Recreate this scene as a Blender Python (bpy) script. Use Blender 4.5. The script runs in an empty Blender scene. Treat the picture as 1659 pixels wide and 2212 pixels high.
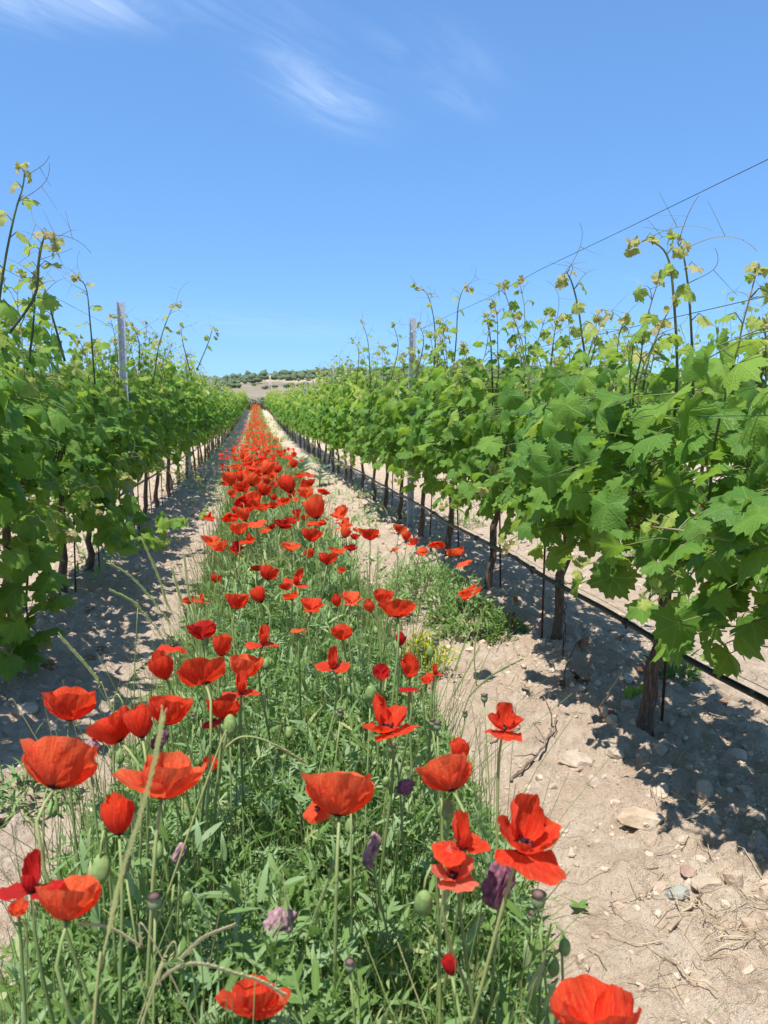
import bpy, math, random
import numpy as np
from mathutils import Matrix, Vector

SC = bpy.context.scene
COL = SC.collection
R = math.radians
RA = np.radians
RNG = np.random.RandomState(7)

# ------------------------------------------------------------------ camera
CAM_Z = 1.12
F_PX, PW, PH = 1661.0, 1659.0, 2212.0           # focal length and frame in photo pixels
YAW, PITCH = R(9.41), R(7.31)
cam = bpy.data.cameras.new('camera')
cam_o = bpy.data.objects.new('camera', cam); COL.objects.link(cam_o)
cam.sensor_fit = 'AUTO'; cam.sensor_width = 36.0; cam.lens = 36.0 * F_PX / PH
cam.clip_start = 0.05; cam.clip_end = 5000
cam_o.location = (0, 0, CAM_Z)
cam_o.rotation_euler = (R(90) - PITCH, 0, -YAW)
cam.dof.use_dof = True; cam.dof.focus_distance = 2.6; cam.dof.aperture_fstop = 9.0
SC.camera = cam_o

_fw = np.array([math.sin(YAW)*math.cos(PITCH), math.cos(YAW)*math.cos(PITCH), -math.sin(PITCH)])
_rt = np.array([math.cos(YAW), -math.sin(YAW), 0.0])
_up = np.cross(_rt, _fw)
def ray(x, y):
    d = _fw + _rt*((x-PW/2)/F_PX) + _up*((PH/2-y)/F_PX)
    return d
def at_y(x, y, Y):
    d = ray(x, y); return np.array([0, 0, CAM_Z]) + d*(Y/d[1])
def at_z(x, y, z):
    d = ray(x, y); return np.array([0, 0, CAM_Z]) + d*((z-CAM_Z)/d[2])

# ------------------------------------------------------------------ world and sun
SUN_EL, SUN_AZ = R(71), R(-133)      # azimuth from +Y towards +X: the sun stands to the left, a little behind
sun_dir = Vector((math.sin(SUN_AZ)*math.cos(SUN_EL), math.cos(SUN_AZ)*math.cos(SUN_EL), math.sin(SUN_EL)))
W = bpy.data.worlds.new('World'); SC.world = W; W.use_nodes = True
nt = W.node_tree; nt.nodes.clear()

class NT:
    """short-hand for building node trees"""
    def __init__(s, tree): s.t = tree
    def n(s, typ, **kw):
        nd = s.t.nodes.new(typ)
        for k, v in kw.items():
            setattr(nd, k, v)
        return nd
    def set(s, sock, v):
        if isinstance(v, bpy.types.NodeSocket): s.t.links.new(v, sock)
        elif v is not None: sock.default_value = v
    def math(s, op, a, b=None, c=None, clamp=False):
        nd = s.n('ShaderNodeMath', operation=op, use_clamp=clamp)
        s.set(nd.inputs[0], a)
        if b is not None: s.set(nd.inputs[1], b)
        if c is not None: s.set(nd.inputs[2], c)
        return nd.outputs[0]
    def vec(s, op, a, b=None, scale=None):
        nd = s.n('ShaderNodeVectorMath', operation=op)
        s.set(nd.inputs[0], a)
        if b is not None: s.set(nd.inputs[1], b)
        if scale is not None: s.set(nd.inputs['Scale'], scale)
        return nd.outputs['Value'] if op in ('DOT_PRODUCT', 'LENGTH', 'DISTANCE') else nd.outputs[0]
    def sep(s, v):
        nd = s.n('ShaderNodeSeparateXYZ'); s.set(nd.inputs[0], v); return nd.outputs
    def comb(s, x, y, z):
        nd = s.n('ShaderNodeCombineXYZ')
        for i, v in enumerate((x, y, z)): s.set(nd.inputs[i], v)
        return nd.outputs[0]
    def noise(s, v, scale, detail=4, rough=0.55, lac=2.0, dist=0.0):
        nd = s.n('ShaderNodeTexNoise'); s.set(nd.inputs['Vector'], v)
        nd.inputs['Scale'].default_value = scale; nd.inputs['Detail'].default_value = detail
        nd.inputs['Roughness'].default_value = rough; nd.inputs['Distortion'].default_value = dist
        return nd.outputs[0]
    def voro(s, v, scale, feature='F1'):
        nd = s.n('ShaderNodeTexVoronoi', feature=feature); s.set(nd.inputs['Vector'], v)
        nd.inputs['Scale'].default_value = scale
        return nd.outputs['Distance']
    def ramp(s, f, stops, interp='LINEAR'):
        nd = s.n('ShaderNodeValToRGB'); s.set(nd.inputs[0], f); cr = nd.color_ramp; cr.interpolation = interp
        while len(cr.elements) < len(stops): cr.elements.new(0.5)
        for e, (p, c) in zip(cr.elements, stops):
            e.position = p; e.color = (*c, 1) if len(c) == 3 else c
        return nd.outputs[0]
    def smooth(s, f, lo, hi, a=0.0, b=1.0):
        nd = s.n('ShaderNodeMapRange', interpolation_type='SMOOTHSTEP')
        s.set(nd.inputs[0], f); s.set(nd.inputs[1], lo); s.set(nd.inputs[2], hi); s.set(nd.inputs[3], a); s.set(nd.inputs[4], b)
        return nd.outputs[0]
    def mix(s, f, a, b, blend='MIX'):
        nd = s.n('ShaderNodeMix', data_type='RGBA', blend_type=blend)
        s.set(nd.inputs[0], f); s.set(nd.inputs[6], a if not isinstance(a, tuple) else (*a, 1)); s.set(nd.inputs[7], b if not isinstance(b, tuple) else (*b, 1))
        return nd.outputs[2]
    def bump(s, h, strength=0.5, dist=0.01, normal=None):
        nd = s.n('ShaderNodeBump'); s.set(nd.inputs['Height'], h)
        nd.inputs['Strength'].default_value = strength; nd.inputs['Distance'].default_value = dist
        if normal is not None: s.set(nd.inputs['Normal'], normal)
        return nd.outputs[0]

w = NT(nt)
sky = w.n('ShaderNodeTexSky', sky_type='NISHITA', sun_disc=False, sun_elevation=SUN_EL, sun_rotation=SUN_AZ,
          altitude=300.0, air_density=1.0, dust_density=0.0, ozone_density=3.0)
geo = w.n('ShaderNodeTexCoord')
dirn = geo.outputs['Generated']
dx, dy, dz = w.sep(dirn)
zc = w.math('MAXIMUM', dz, 0.06)
px, py = w.math('DIVIDE', dx, zc), w.math('DIVIDE', dy, zc)
plane = w.comb(px, py, 0.0)                     # a high, flat layer of cirrus
def sky_xy(x, y):
    d = ray(x, y); return d[0]/max(d[2], .06), d[1]/max(d[2], .06)
# thin wisps over the whole sky
_c = np.array(sky_xy(700, 214)); _e1 = np.array(sky_xy(700+150, 214+75))-_c; _e2 = np.array(sky_xy(700-28, 214+56))-_c
_M = np.linalg.inv(np.array([_e1, _e2]).T)
su = w.math('ADD', w.math('MULTIPLY', px, float(_M[0, 0])), w.math('MULTIPLY', py, float(_M[0, 1])))
sv = w.math('ADD', w.math('MULTIPLY', px, float(_M[1, 0])), w.math('MULTIPLY', py, float(_M[1, 1])))
streak = w.noise(w.comb(w.math('MULTIPLY', su, 0.75), w.math('MULTIPLY', sv, 1.5), 3.7), 1.0, 6, 0.62, dist=0.9)
cover = w.noise(plane, 0.55, 2, 0.5)
gen = w.math('MULTIPLY', w.smooth(streak, 0.50, 0.86), w.smooth(cover, 0.54, 0.80))
total = w.math('MULTIPLY', gen, 0.14)
for (x, y, sx, sy, ang, amp) in [(700, 214, 130, 56, -24, .25), (650, 110, 110, 66, -40, .13), (150, 0, 330, 66, -2, .34),
                                 (985, 216, 80, 30, -24, .14), (1010, 118, 130, 50, -25, .07), (870, 110, 90, 50, -30, .07), (560, 706, 280, 30, -4, .08)]:
    # one wisp: a soft ellipse in the cirrus layer, torn by the streak noise
    c = np.array(sky_xy(x, y))
    a, b = R(ang), None
    e1 = np.array(sky_xy(x + sx*math.cos(a), y - sx*math.sin(a))) - c
    e2 = np.array(sky_xy(x + sy*math.sin(a), y + sy*math.cos(a))) - c
    M = np.linalg.inv(np.array([e1, e2]).T)
    qx, qy = w.math('SUBTRACT', px, float(c[0])), w.math('SUBTRACT', py, float(c[1]))
    u = w.math('ADD', w.math('MULTIPLY', qx, float(M[0, 0])), w.math('MULTIPLY', qy, float(M[0, 1])))
    v = w.math('ADD', w.math('MULTIPLY', qx, float(M[1, 0])), w.math('MULTIPLY', qy, float(M[1, 1])))
    r2 = w.math('ADD', w.math('MULTIPLY', u, u), w.math('MULTIPLY', v, v))
    nz = streak
    blob = w.math('MULTIPLY', w.math('EXPONENT', w.math('MULTIPLY', r2, -1.3)), w.smooth(nz, 0.22, 0.84))
    front = w.math('GREATER_THAN', dz, 0.03)
    total = w.math('ADD', total, w.math('MULTIPLY', w.math('MULTIPLY', blob, front), amp))
total = w.math('MINIMUM', total, 0.8)
gam = w.n('ShaderNodeGamma'); gam.inputs[1].default_value = 0.58; w.set(gam.inputs[0], sky.outputs[0])
skyt = w.mix(1.0, gam.outputs[0], (.81, 1.35, 2.06), 'MULTIPLY')
skyc = w.mix(total, skyt, (7.2, 8.0, 9.0))
bg = w.n('ShaderNodeBackground'); bg.inputs['Strength'].default_value = 0.130
w.set(bg.inputs['Color'], skyc)
wo = w.n('ShaderNodeOutputWorld'); nt.links.new(bg.outputs[0], wo.inputs[0])

sl = bpy.data.lights.new('sun', 'SUN'); sl.energy = 4.9; sl.angle = R(0.53); sl.color = (1.0, 0.985, 0.955)
so = bpy.data.objects.new('sun', sl); COL.objects.link(so)
so.rotation_euler = sun_dir.to_track_quat('Z', 'Y').to_euler(); so.location = (0, 0, 30)

vs = SC.view_settings
vs.view_transform = 'Standard'; vs.look = 'None'; vs.gamma = 1.0; vs.exposure = 0.55; vs.use_curve_mapping = False
SC.cycles.use_denoising = True; SC.cycles.use_adaptive_sampling = True; SC.cycles.adaptive_threshold = 0.02
SC.cycles.max_bounces = 6; SC.cycles.transmission_bounces = 4; SC.cycles.diffuse_bounces = 3; SC.cycles.glossy_bounces = 2

# ------------------------------------------------------------------ mesh helpers
class G:
    """collects vertices, triangles and quads, builds ONE mesh object"""
    def __init__(s): s.v, s.lc, s.f3, s.f4, s.m3, s.m4, s.n = [], [], [], [], [], [], 0
    def add(s, v, f3=None, f4=None, lc=None, m=0, tint=0.0):
        v = np.asarray(v, float).reshape(-1, 3)
        if lc is None:
            lc = np.zeros((len(v), 3)); lc[:, 2] = tint
        s.v.append(v); s.lc.append(np.asarray(lc, float))
        if f3 is not None and len(f3):
            f = np.asarray(f3, int) + s.n; s.f3.append(f); s.m3.append(np.full(len(f), m))
        if f4 is not None and len(f4):
            f = np.asarray(f4, int) + s.n; s.f4.append(f); s.m4.append(np.full(len(f), m))
        s.n += len(v)
        return s
    def mesh(s, name, mats, smooth=True):
        me = bpy.data.meshes.new(name)
        v = np.concatenate(s.v) if s.v else np.zeros((0, 3))
        f3 = np.concatenate(s.f3) if s.f3 else np.zeros((0, 3), int)
        f4 = np.concatenate(s.f4) if s.f4 else np.zeros((0, 4), int)
        me.vertices.add(len(v)); me.vertices.foreach_set('co', v.ravel())
        li = np.concatenate([f3.ravel(), f4.ravel()])
        me.loops.add(len(li)); me.loops.foreach_set('vertex_index', li)
        nf = len(f3) + len(f4); me.polygons.add(nf)
        st = np.concatenate([np.arange(len(f3))*3, len(f3)*3 + np.arange(len(f4))*4])
        me.polygons.foreach_set('loop_start', st)
        mi = np.concatenate((s.m3 or [np.zeros(0, int)]) + (s.m4 or []))
        me.polygons.foreach_set('material_index', mi.astype(int))
        me.polygons.foreach_set('use_smooth', np.full(nf, smooth))
        at = me.attributes.new('lc', 'FLOAT_VECTOR', 'POINT')
        at.data.foreach_set('vector', np.concatenate(s.lc).ravel())
        for m in (mats if isinstance(mats, (list, tuple)) else [mats]): me.materials.append(m)
        me.update(calc_edges=True); me.validate()
        return me
    def build(s, name, mats, parent=None, smooth=True, loc=(0, 0, 0)):
        return new_obj(name, s.mesh(name, mats, smooth), parent, loc)

def new_obj(name, me, parent=None, loc=(0, 0, 0)):
    o = bpy.data.objects.new(name, me); COL.objects.link(o); o.location = loc
    if parent is not None: o.parent = parent
    return o
def empty(name, loc):
    o = bpy.data.objects.new(name, None); COL.objects.link(o); o.location = loc; o.empty_display_size = .05; return o
def tag(o, label=None, cat=None, group=None, kind=None):
    if label: o['label'] = label
    if cat: o['category'] = cat
    if group: o['group'] = group
    if kind: o['kind'] = kind
    return o
def nrm(a):
    a = np.asarray(a, float); return a/np.maximum(np.linalg.norm(a, axis=-1, keepdims=True), 1e-9)

def tubes(P, Rr, sides=5, cap=True):
    """P: N,K,3 points, Rr: N,K radii -> vertices, quads, cap triangles"""
    P = np.asarray(P, float)
    if P.ndim == 2: P = P[None]
    N, K, _ = P.shape
    Rr = np.broadcast_to(np.asarray(Rr, float), (N, K))
    t = np.empty_like(P); t[:, 1:-1] = P[:, 2:]-P[:, :-2]; t[:, 0] = P[:, 1]-P[:, 0]; t[:, -1] = P[:, -1]-P[:, -2]
    t = nrm(t)
    ref = np.tile(np.array([.93, .36, .05]), (N, 1)); mean = nrm(P[:, -1]-P[:, 0])
    bad = np.abs((mean*ref).sum(1)) > .8; ref[bad] = (.1, .2, .97)
    u = nrm(np.cross(t, ref[:, None, :])); q = np.cross(t, u)
    a = np.arange(sides)*2*math.pi/sides
    v = P[:, :, None, :] + Rr[:, :, None, None]*(u[:, :, None, :]*np.cos(a)[None, None, :, None] + q[:, :, None, :]*np.sin(a)[None, None, :, None])
    base = (np.arange(N)*K*sides)[:, None, None] + (np.arange(K-1)*sides)[None, :, None]
    i = np.arange(sides)[None, None, :]; j = (i+1) % sides
    f = np.stack([base+i, base+j, base+sides+j, base+sides+i], -1).reshape(-1, 4)
    v = v.reshape(-1, 3); f3 = None
    if cap:
        ends = []
        for k in (0, K-1):
            b0 = np.arange(N)[:, None]*K*sides + k*sides
            for s_ in range(1, sides-1):
                ends.append(np.concatenate([b0, b0+s_, b0+s_+1] if k else [b0, b0+s_+1, b0+s_], 1))
        f3 = np.concatenate(ends)
    return v, f3, f
def tube_into(g, P, Rr, sides=5, m=0, tint=0.0, cap=True):
    v, f3, f4 = tubes(P, Rr, sides, cap); g.add(v, f3, f4, m=m, tint=tint)
def spline(P, n):
    """smooth curve through the points P"""
    P = np.asarray(P, float); K = len(P)
    Q = np.concatenate([[2*P[0]-P[1]], P, [2*P[-1]-P[-2]]])
    out = []
    for s_ in np.linspace(0, K-1-1e-6, n):
        i = int(s_); t = s_-i; p0, p1, p2, p3 = Q[i:i+4]
        out.append(.5*((2*p1)+(-p0+p2)*t+(2*p0-5*p1+4*p2-p3)*t*t+(-p0+3*p1-3*p2+p3)*t**3))
    return np.array(out)
def inst(g, tv, tf3, tlc, M, pos, tint, m=0, tf4=None):
    """many copies of a template joined: M N,3,3 (columns = axes), pos N,3, tint N"""
    N, K = len(pos), len(tv)
    if N == 0: return
    v = np.einsum('nij,kj->nki', M, tv) + pos[:, None, :]
    lc = np.zeros((N, K, 3)); lc[:, :, :2] = tlc[None, :, :2]; lc[:, :, 2] = np.asarray(tint)[:, None]
    off = (np.arange(N)*K)[:, None, None]
    g.add(v.reshape(-1, 3), (np.asarray(tf3)[None]+off).reshape(-1, 3) if tf3 is not None else None,
          (np.asarray(tf4)[None]+off).reshape(-1, 4) if tf4 is not None else None, lc.reshape(-1, 3), m)
def frames(tip, nor, size):
    """axes matrices from tip direction and normal: x = width, y = tip, z = normal"""
    nor = nrm(nor); tip = nrm(tip - nor*(tip*nor).sum(-1, keepdims=True)); x = np.cross(tip, nor)
    return np.stack([x, tip, nor], -1)*np.asarray(size)[:, None, None]
def rand_rot(rng, N, size):
    q = nrm(rng.normal(size=(N, 4))); a, b, c, d = q.T
    M = np.stack([np.stack([1-2*(c*c+d*d), 2*(b*c-a*d), 2*(b*d+a*c)], -1), np.stack([2*(b*c+a*d), 1-2*(b*b+d*d), 2*(c*d-a*b)], -1),
                  np.stack([2*(b*d-a*c), 2*(c*d+a*b), 1-2*(b*b+c*c)], -1)], 1)
    return M*np.asarray(size)[:, None, None]
def hash2(i, j, seed):
    h = (i*374761393 + j*668265263 + seed*974711) & 0xffffffff
    h = ((h ^ (h >> 13))*1274126177) & 0xffffffff
    return ((h ^ (h >> 16)) & 0xffff)/65535.0
def vnoise(x, y, seed=0):
    x = np.asarray(x, float); y = np.asarray(y, float)
    i = np.floor(x).astype(np.int64); j = np.floor(y).astype(np.int64); fx = x-i; fy = y-j
    fx = fx*fx*(3-2*fx); fy = fy*fy*(3-2*fy)
    a, b, c, d = hash2(i, j, seed), hash2(i+1, j, seed), hash2(i, j+1, seed), hash2(i+1, j+1, seed)
    return (a*(1-fx)+b*fx)*(1-fy) + (c*(1-fx)+d*fx)*fy
def fbm(x, y, seed=0, oct=4, gain=.5):
    s, a, t = 0, 1.0, 0
    for k in range(oct):
        s = s + a*vnoise(x*2**k+k*17.3, y*2**k-k*9.1, seed+k); t += a; a *= gain
    return s/t
def sstep(x, a, b):
    t = np.clip((np.asarray(x, float)-a)/(b-a), 0, 1); return t*t*(3-2*t)

ROW_L, ROW_R = -1.13, 1.38
ROW_GAP = ROW_R-ROW_L
ROW_L2, ROW_R2 = ROW_L-ROW_GAP, ROW_R+ROW_GAP
FIELD_END = 96.0
def gz(x, y):
    """height of the ground"""
    x = np.asarray(x, float); y = np.asarray(y, float)
    z = 1.45*sstep(y, 18, 98) - 1.6*sstep(y, 108, 190)
    near = 1-sstep(y, 60, 120)
    k = (x-ROW_L)/ROW_GAP; off = (k-np.round(k))*ROW_GAP
    z = z + near*(.055*np.exp(-(off/.30)**2)) - near*.025*np.exp(-((np.abs(off)-.75)/.22)**2)
    z = z + near*.03*(fbm(x*1.3, y*1.3, 5, 2)-.5)
    return z
def cell(x, y, seed):
    x = np.asarray(x, float); y = np.asarray(y, float); i0 = np.floor(x).astype(np.int64); j0 = np.floor(y).astype(np.int64); best = np.full(x.shape, 9.0); val = np.zeros(x.shape)
    for di in (-1, 0, 1):
        for dj in (-1, 0, 1):
            i, j = i0+di, j0+dj; d = (i+hash2(i, j, seed)-x)**2+(j+hash2(i, j, seed+7)-y)**2
            m = d < best; best = np.where(m, d, best); val = np.where(m, hash2(i, j, seed+13), val)
    return np.sqrt(best), val
def micro(x, y):
    k = (x-ROW_L)/ROW_GAP; off = np.abs(k-np.round(k))*ROW_GAP
    rough = .60+1.7*np.exp(-(off/.55)**2)
    ridg = 1-2*np.abs(fbm(x*7, y*7, 11, 3)-.5)
    wx_ = x+.02*(fbm(x*25, y*25, 71, 2)-.5); wy_ = y+.02*(fbm(x*25, y*25, 72, 2)-.5)
    d1, v1 = cell(wx_*17, wy_*17, 301); d2, v2 = cell(wx_*36, wy_*36, 302)
    patch = sstep(fbm(x*3.1, y*3.1, 81, 2), .36, .62)*np.exp(-((off-.10)/.62)**2)
    clod = 1.35*patch*(.034*np.clip(.62-d1, -.05, 1)*(.3+v1)+.015*np.clip(.6-d2, -.05, 1)*(.3+v2))
    return clod+rough*(.030*(fbm(x*9, y*9, 3, 3, .6)-.5) + .024*(fbm(x*30, y*30, 23, 3, .6)-.5) + .010*(ridg-.6))

# ------------------------------------------------------------------ materials
def new_mat(name):
    m = bpy.data.materials.new(name); m.use_nodes = True; m.node_tree.nodes.clear()
    return m, NT(m.node_tree)
def finish(m, k, shader):
    o = k.n('ShaderNodeOutputMaterial'); k.t.links.new(shader, o.inputs[0]); return m
def principled(k, color, rough=.6, spec=.3, normal=None, metal=0.0, sheen=0.0):
    p = k.n('ShaderNodeBsdfPrincipled')
    k.set(p.inputs['Base Color'], color if not isinstance(color, tuple) else (*color, 1)); k.set(p.inputs['Roughness'], rough)
    p.inputs['Specular IOR Level'].default_value = spec; p.inputs['Metallic'].default_value = metal
    if sheen: p.inputs['Sheen Weight'].default_value = sheen
    if normal is not None: k.set(p.inputs['Normal'], normal)
    return p.outputs[0]
def add_translucent(k, base, color, fac):
    t = k.n('ShaderNodeBsdfTranslucent'); k.set(t.inputs[0], color if not isinstance(color, tuple) else (*color, 1))
    x = k.n('ShaderNodeMixShader'); k.set(x.inputs[0], fac); k.t.links.new(base, x.inputs[1]); k.t.links.new(t.outputs[0], x.inputs[2])
    return x.outputs[0]
def attr_lc(k):
    a = k.n('ShaderNodeAttribute', attribute_name='lc'); return a.outputs['Vector']
def pos(k): return k.n('ShaderNodeNewGeometry').outputs['Position']
def orand(k): return k.n('ShaderNodeObjectInfo').outputs['Random']

def mat_vine_leaf():
    m, k = new_mat('vine_leaf')
    lc = attr_lc(k); x, y, t = k.sep(lc)
    rnd = orand(k)
    age = k.math('ADD', t, k.math('MULTIPLY', k.math('SUBTRACT', rnd, .5), .22), clamp=True)
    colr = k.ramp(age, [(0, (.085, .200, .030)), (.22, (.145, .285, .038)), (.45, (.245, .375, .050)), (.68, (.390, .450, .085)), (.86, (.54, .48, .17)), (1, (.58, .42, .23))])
    ax = k.math('ABSOLUTE', x)
    vein = None
    for ang in (0, 52, 108):
        s_, c_ = math.sin(R(ang)), math.cos(R(ang))
        perp = k.math('ABSOLUTE', k.math('SUBTRACT', k.math('MULTIPLY', ax, c_), k.math('MULTIPLY', y, s_)))
        along = k.math('GREATER_THAN', k.math('ADD', k.math('MULTIPLY', ax, s_), k.math('MULTIPLY', y, c_)), 0.0)
        v = k.math('MULTIPLY', k.smooth(perp, .004, .020, 1, 0), along)
        vein = v if vein is None else k.math('MAXIMUM', vein, v)
    xy = k.comb(x, y, k.math('MULTIPLY', rnd, 9))
    cell = k.voro(xy, 13, 'DISTANCE_TO_EDGE')
    net = k.smooth(cell, .0, .10, 1, 0)
    blot = k.noise(xy, 3.0, 3)
    colr = k.mix(k.smooth(blot, .35, .75, 0, .40), colr, (.15, .25, .035))
    light = k.mix(.55, colr, (.33, .46, .13))
    c2 = k.mix(k.math('MULTIPLY', net, .13), colr, light)
    c2 = k.mix(k.math('MULTIPLY', vein, .6), c2, light)
    h = k.math('SUBTRACT', k.math('MULTIPLY', k.smooth(cell, 0, .22), .6), k.math('MULTIPLY', vein, .8))
    nm = k.bump(h, .42, .004)
    p = principled(k, c2, k.ramp(rnd, [(0, (.36,)*3), (1, (.62,)*3)]), .24, nm)
    tr = k.mix(.45, c2, (.30, .42, .03))
    tr2 = k.n('ShaderNodeHueSaturation'); tr2.inputs['Value'].default_value = 1.35; k.set(tr2.inputs['Color'], tr)
    return finish(m, k, add_translucent(k, p, tr2.outputs[0], .44))
def mat_far_leaf():
    m, k = new_mat('far_vine_leaf')
    x, y, t = k.sep(attr_lc(k))
    c = k.ramp(t, [(0, (.085, .200, .030)), (.22, (.145, .285, .038)), (.45, (.245, .375, .050)), (.68, (.390, .450, .085)), (.86, (.54, .48, .17)), (1, (.58, .42, .23))])
    p = principled(k, c, .5, .30)
    br = k.n('ShaderNodeHueSaturation'); br.inputs['Value'].default_value = 1.35; k.set(br.inputs['Color'], k.mix(.45, c, (.30, .42, .03)))
    return finish(m, k, add_translucent(k, p, br.outputs[0], .44))
def mat_shoot():
    m, k = new_mat('green_shoot')
    t = k.sep(attr_lc(k))[2]
    c = k.ramp(t, [(0, (.055, .085, .03)), (.4, (.12, .16, .045)), (.75, (.22, .23, .08)), (1, (.34, .20, .12))])
    c = k.mix(k.math('MULTIPLY', k.noise(pos(k), 60, 2), .3), c, (.16, .09, .045))
    return finish(m, k, principled(k, c, .5, .35))
def mat_bark():
    m, k = new_mat('vine_bark')
    mp = k.n('ShaderNodeMapping'); mp.inputs['Scale'].default_value = (1, 1, .10); k.set(mp.inputs['Vector'], pos(k))
    n = k.noise(mp.outputs[0], 150, 6, .65, dist=.6); n2 = k.noise(pos(k), 25, 3)
    c = k.ramp(n, [(.28, (.045, .030, .022)), (.5, (.135, .092, .066)), (.72, (.27, .20, .15))])
    c = k.mix(k.smooth(n2, .5, .8, 0, .5), c, (.10, .075, .06))
    return finish(m, k, principled(k, c, .9, .1, k.bump(n, .9, .006)))
def mat_soil():
    m, k = new_mat('dry_soil')
    p = pos(k)
    big = k.noise(p, 1.1, 2); mid = k.noise(p, 11, 3, .6); fine = k.noise(p, 75, 4, .7); grain = k.noise(p, 330, 2)
    c = k.ramp(mid, [(.30, (.44, .325, .226)), (.52, (.555, .43, .310)), (.75, (.63, .515, .39))])
    c = k.mix(k.smooth(big, .38, .7, 0, .45), c, (.51, .375, .262))
    c = k.mix(k.smooth(fine, .50, .70, 0, .65), c, (.345, .245, .166))
    c = k.mix(k.smooth(grain, .60, .75, 0, .55), c, (.66, .585, .49))
    far_ = k.smooth(k.sep(p)[1], 97, 104)
    c = k.mix(k.math('MULTIPLY', far_, .85), c, k.mix(k.noise(p, .25, 3), (.10, .10, .045), (.22, .18, .10)))
    h = k.math('ADD', k.math('MULTIPLY', fine, 1.0), k.math('MULTIPLY', grain, .35))
    return finish(m, k, principled(k, c, .95, .06, k.bump(h, 1.0, .019)))
def mat_clod():
    m, k = new_mat('soil_clod')
    p = pos(k); t = k.sep(attr_lc(k))[2]
    mid = k.noise(p, 40, 4, .6); fine = k.noise(p, 190, 4, .65)
    c = k.ramp(k.math('ADD', k.math('MULTIPLY', mid, .5), k.math('MULTIPLY', t, .5)), [(.2, (.41, .30, .208)), (.5, (.53, .41, .298)), (.85, (.63, .52, .40))])
    return finish(m, k, principled(k, c, .95, .05, k.bump(k.math('ADD', mid, k.math('MULTIPLY', fine, .6)), .8, .008)))
def mat_stone(name, cols, sc=22):
    m, k = new_mat(name)
    tc = k.n('ShaderNodeTexCoord').outputs['Object']
    n = k.noise(tc, sc, 6, .65); n2 = k.noise(tc, sc*5, 3)
    c = k.ramp(n, [(.3, cols[0]), (.52, cols[1]), (.72, cols[2])])
    return finish(m, k, principled(k, c, .85, .2, k.bump(k.math('ADD', n, k.math('MULTIPLY', n2, .4)), .7, .006)))
def mat_petal(name, base, edge, dark=True):
    m, k = new_mat(name)
    lc = attr_lc(k); u, v, t = k.sep(lc); rnd = orand(k)
    vv = k.math('ADD', v, k.math('MULTIPLY', k.math('SUBTRACT', k.noise(k.comb(k.math('MULTIPLY', u, 6), v, rnd), 2, 2), .5), .10))
    ray_ = k.noise(k.comb(k.math('MULTIPLY', u, 15), k.math('MULTIPLY', v, 1.6), k.math('MULTIPLY', rnd, 20)), 2.0, 4, .6)
    c = k.mix(k.smooth(ray_, .35, .75), base, edge)
    c = k.mix(k.math('MULTIPLY', k.smooth(v, .72, 1.0), .35), c, edge)
    if dark: c = k.mix(k.smooth(vv, .09, .19, 1, 0), c, (.012, .006, .010))
    wr = k.noise(k.comb(k.math('MULTIPLY', u, 5), k.math('MULTIPLY', v, 5), k.math('MULTIPLY', rnd, 7)), 2.2, 4, .65, dist=.8)
    nm = k.bump(k.math('ADD', k.math('MULTIPLY', ray_, .7), wr), .55, .006)
    c = k.mix(k.smooth(wr, .5, .8, 0, .4), c, edge)
    p = principled(k, c, .48, .16, nm, sheen=.06)
    return finish(m, k, add_translucent(k, p, k.mix(.3, c, (1.0, .075, .012)), .54))
def mat_green(name, stops, trans=.3, rough=.55):
    m, k = new_mat(name)
    x, y, t = k.sep(attr_lc(k))
    tt = k.math('ADD', t, k.math('MULTIPLY', k.math('SUBTRACT', orand(k), .5), .15), clamp=True)
    c = k.ramp(tt, stops)
    c = k.mix(k.smooth(k.math('ABSOLUTE', x), .0, .05, .25, 0), c, k.mix(.5, c, (.4, .48, .25)))
    p = principled(k, c, rough, .3)
    br = k.n('ShaderNodeHueSaturation'); br.inputs['Value'].default_value = 1.5; br.inputs['Saturation'].default_value = 1.1; k.set(br.inputs['Color'], c)
    return finish(m, k, add_translucent(k, p, br.outputs[0], trans) if trans else p)
def mat_plain(name, col, rough=.6, spec=.3, metal=0.0, var=.3, sc=30, bump=.0):
    m, k = new_mat(name)
    tc = k.n('ShaderNodeTexCoord').outputs['Object']
    n = k.noise(tc, sc, 5, .6)
    c = k.mix(k.smooth(n, .3, .75), tuple(x*(1-var) for x in col), tuple(min(1, x*(1+var)) for x in col))
    return finish(m, k, principled(k, c, rough, spec, k.bump(n, bump, .003) if bump else None, metal))
def mat_steel():
    m, k = new_mat('galvanised_steel')
    tc = k.n('ShaderNodeTexCoord').outputs['Object']
    n = k.noise(tc, 40, 4, .6); sp = k.voro(tc, 120)
    c = k.mix(k.smooth(n, .35, .7), (.42, .44, .46), (.56, .58, .60)); c = k.mix(k.smooth(sp, .2, .6, 0, .25), c, (.66, .68, .70))
    return finish(m, k, principled(k, c, .5, .5, None, .25))

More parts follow.
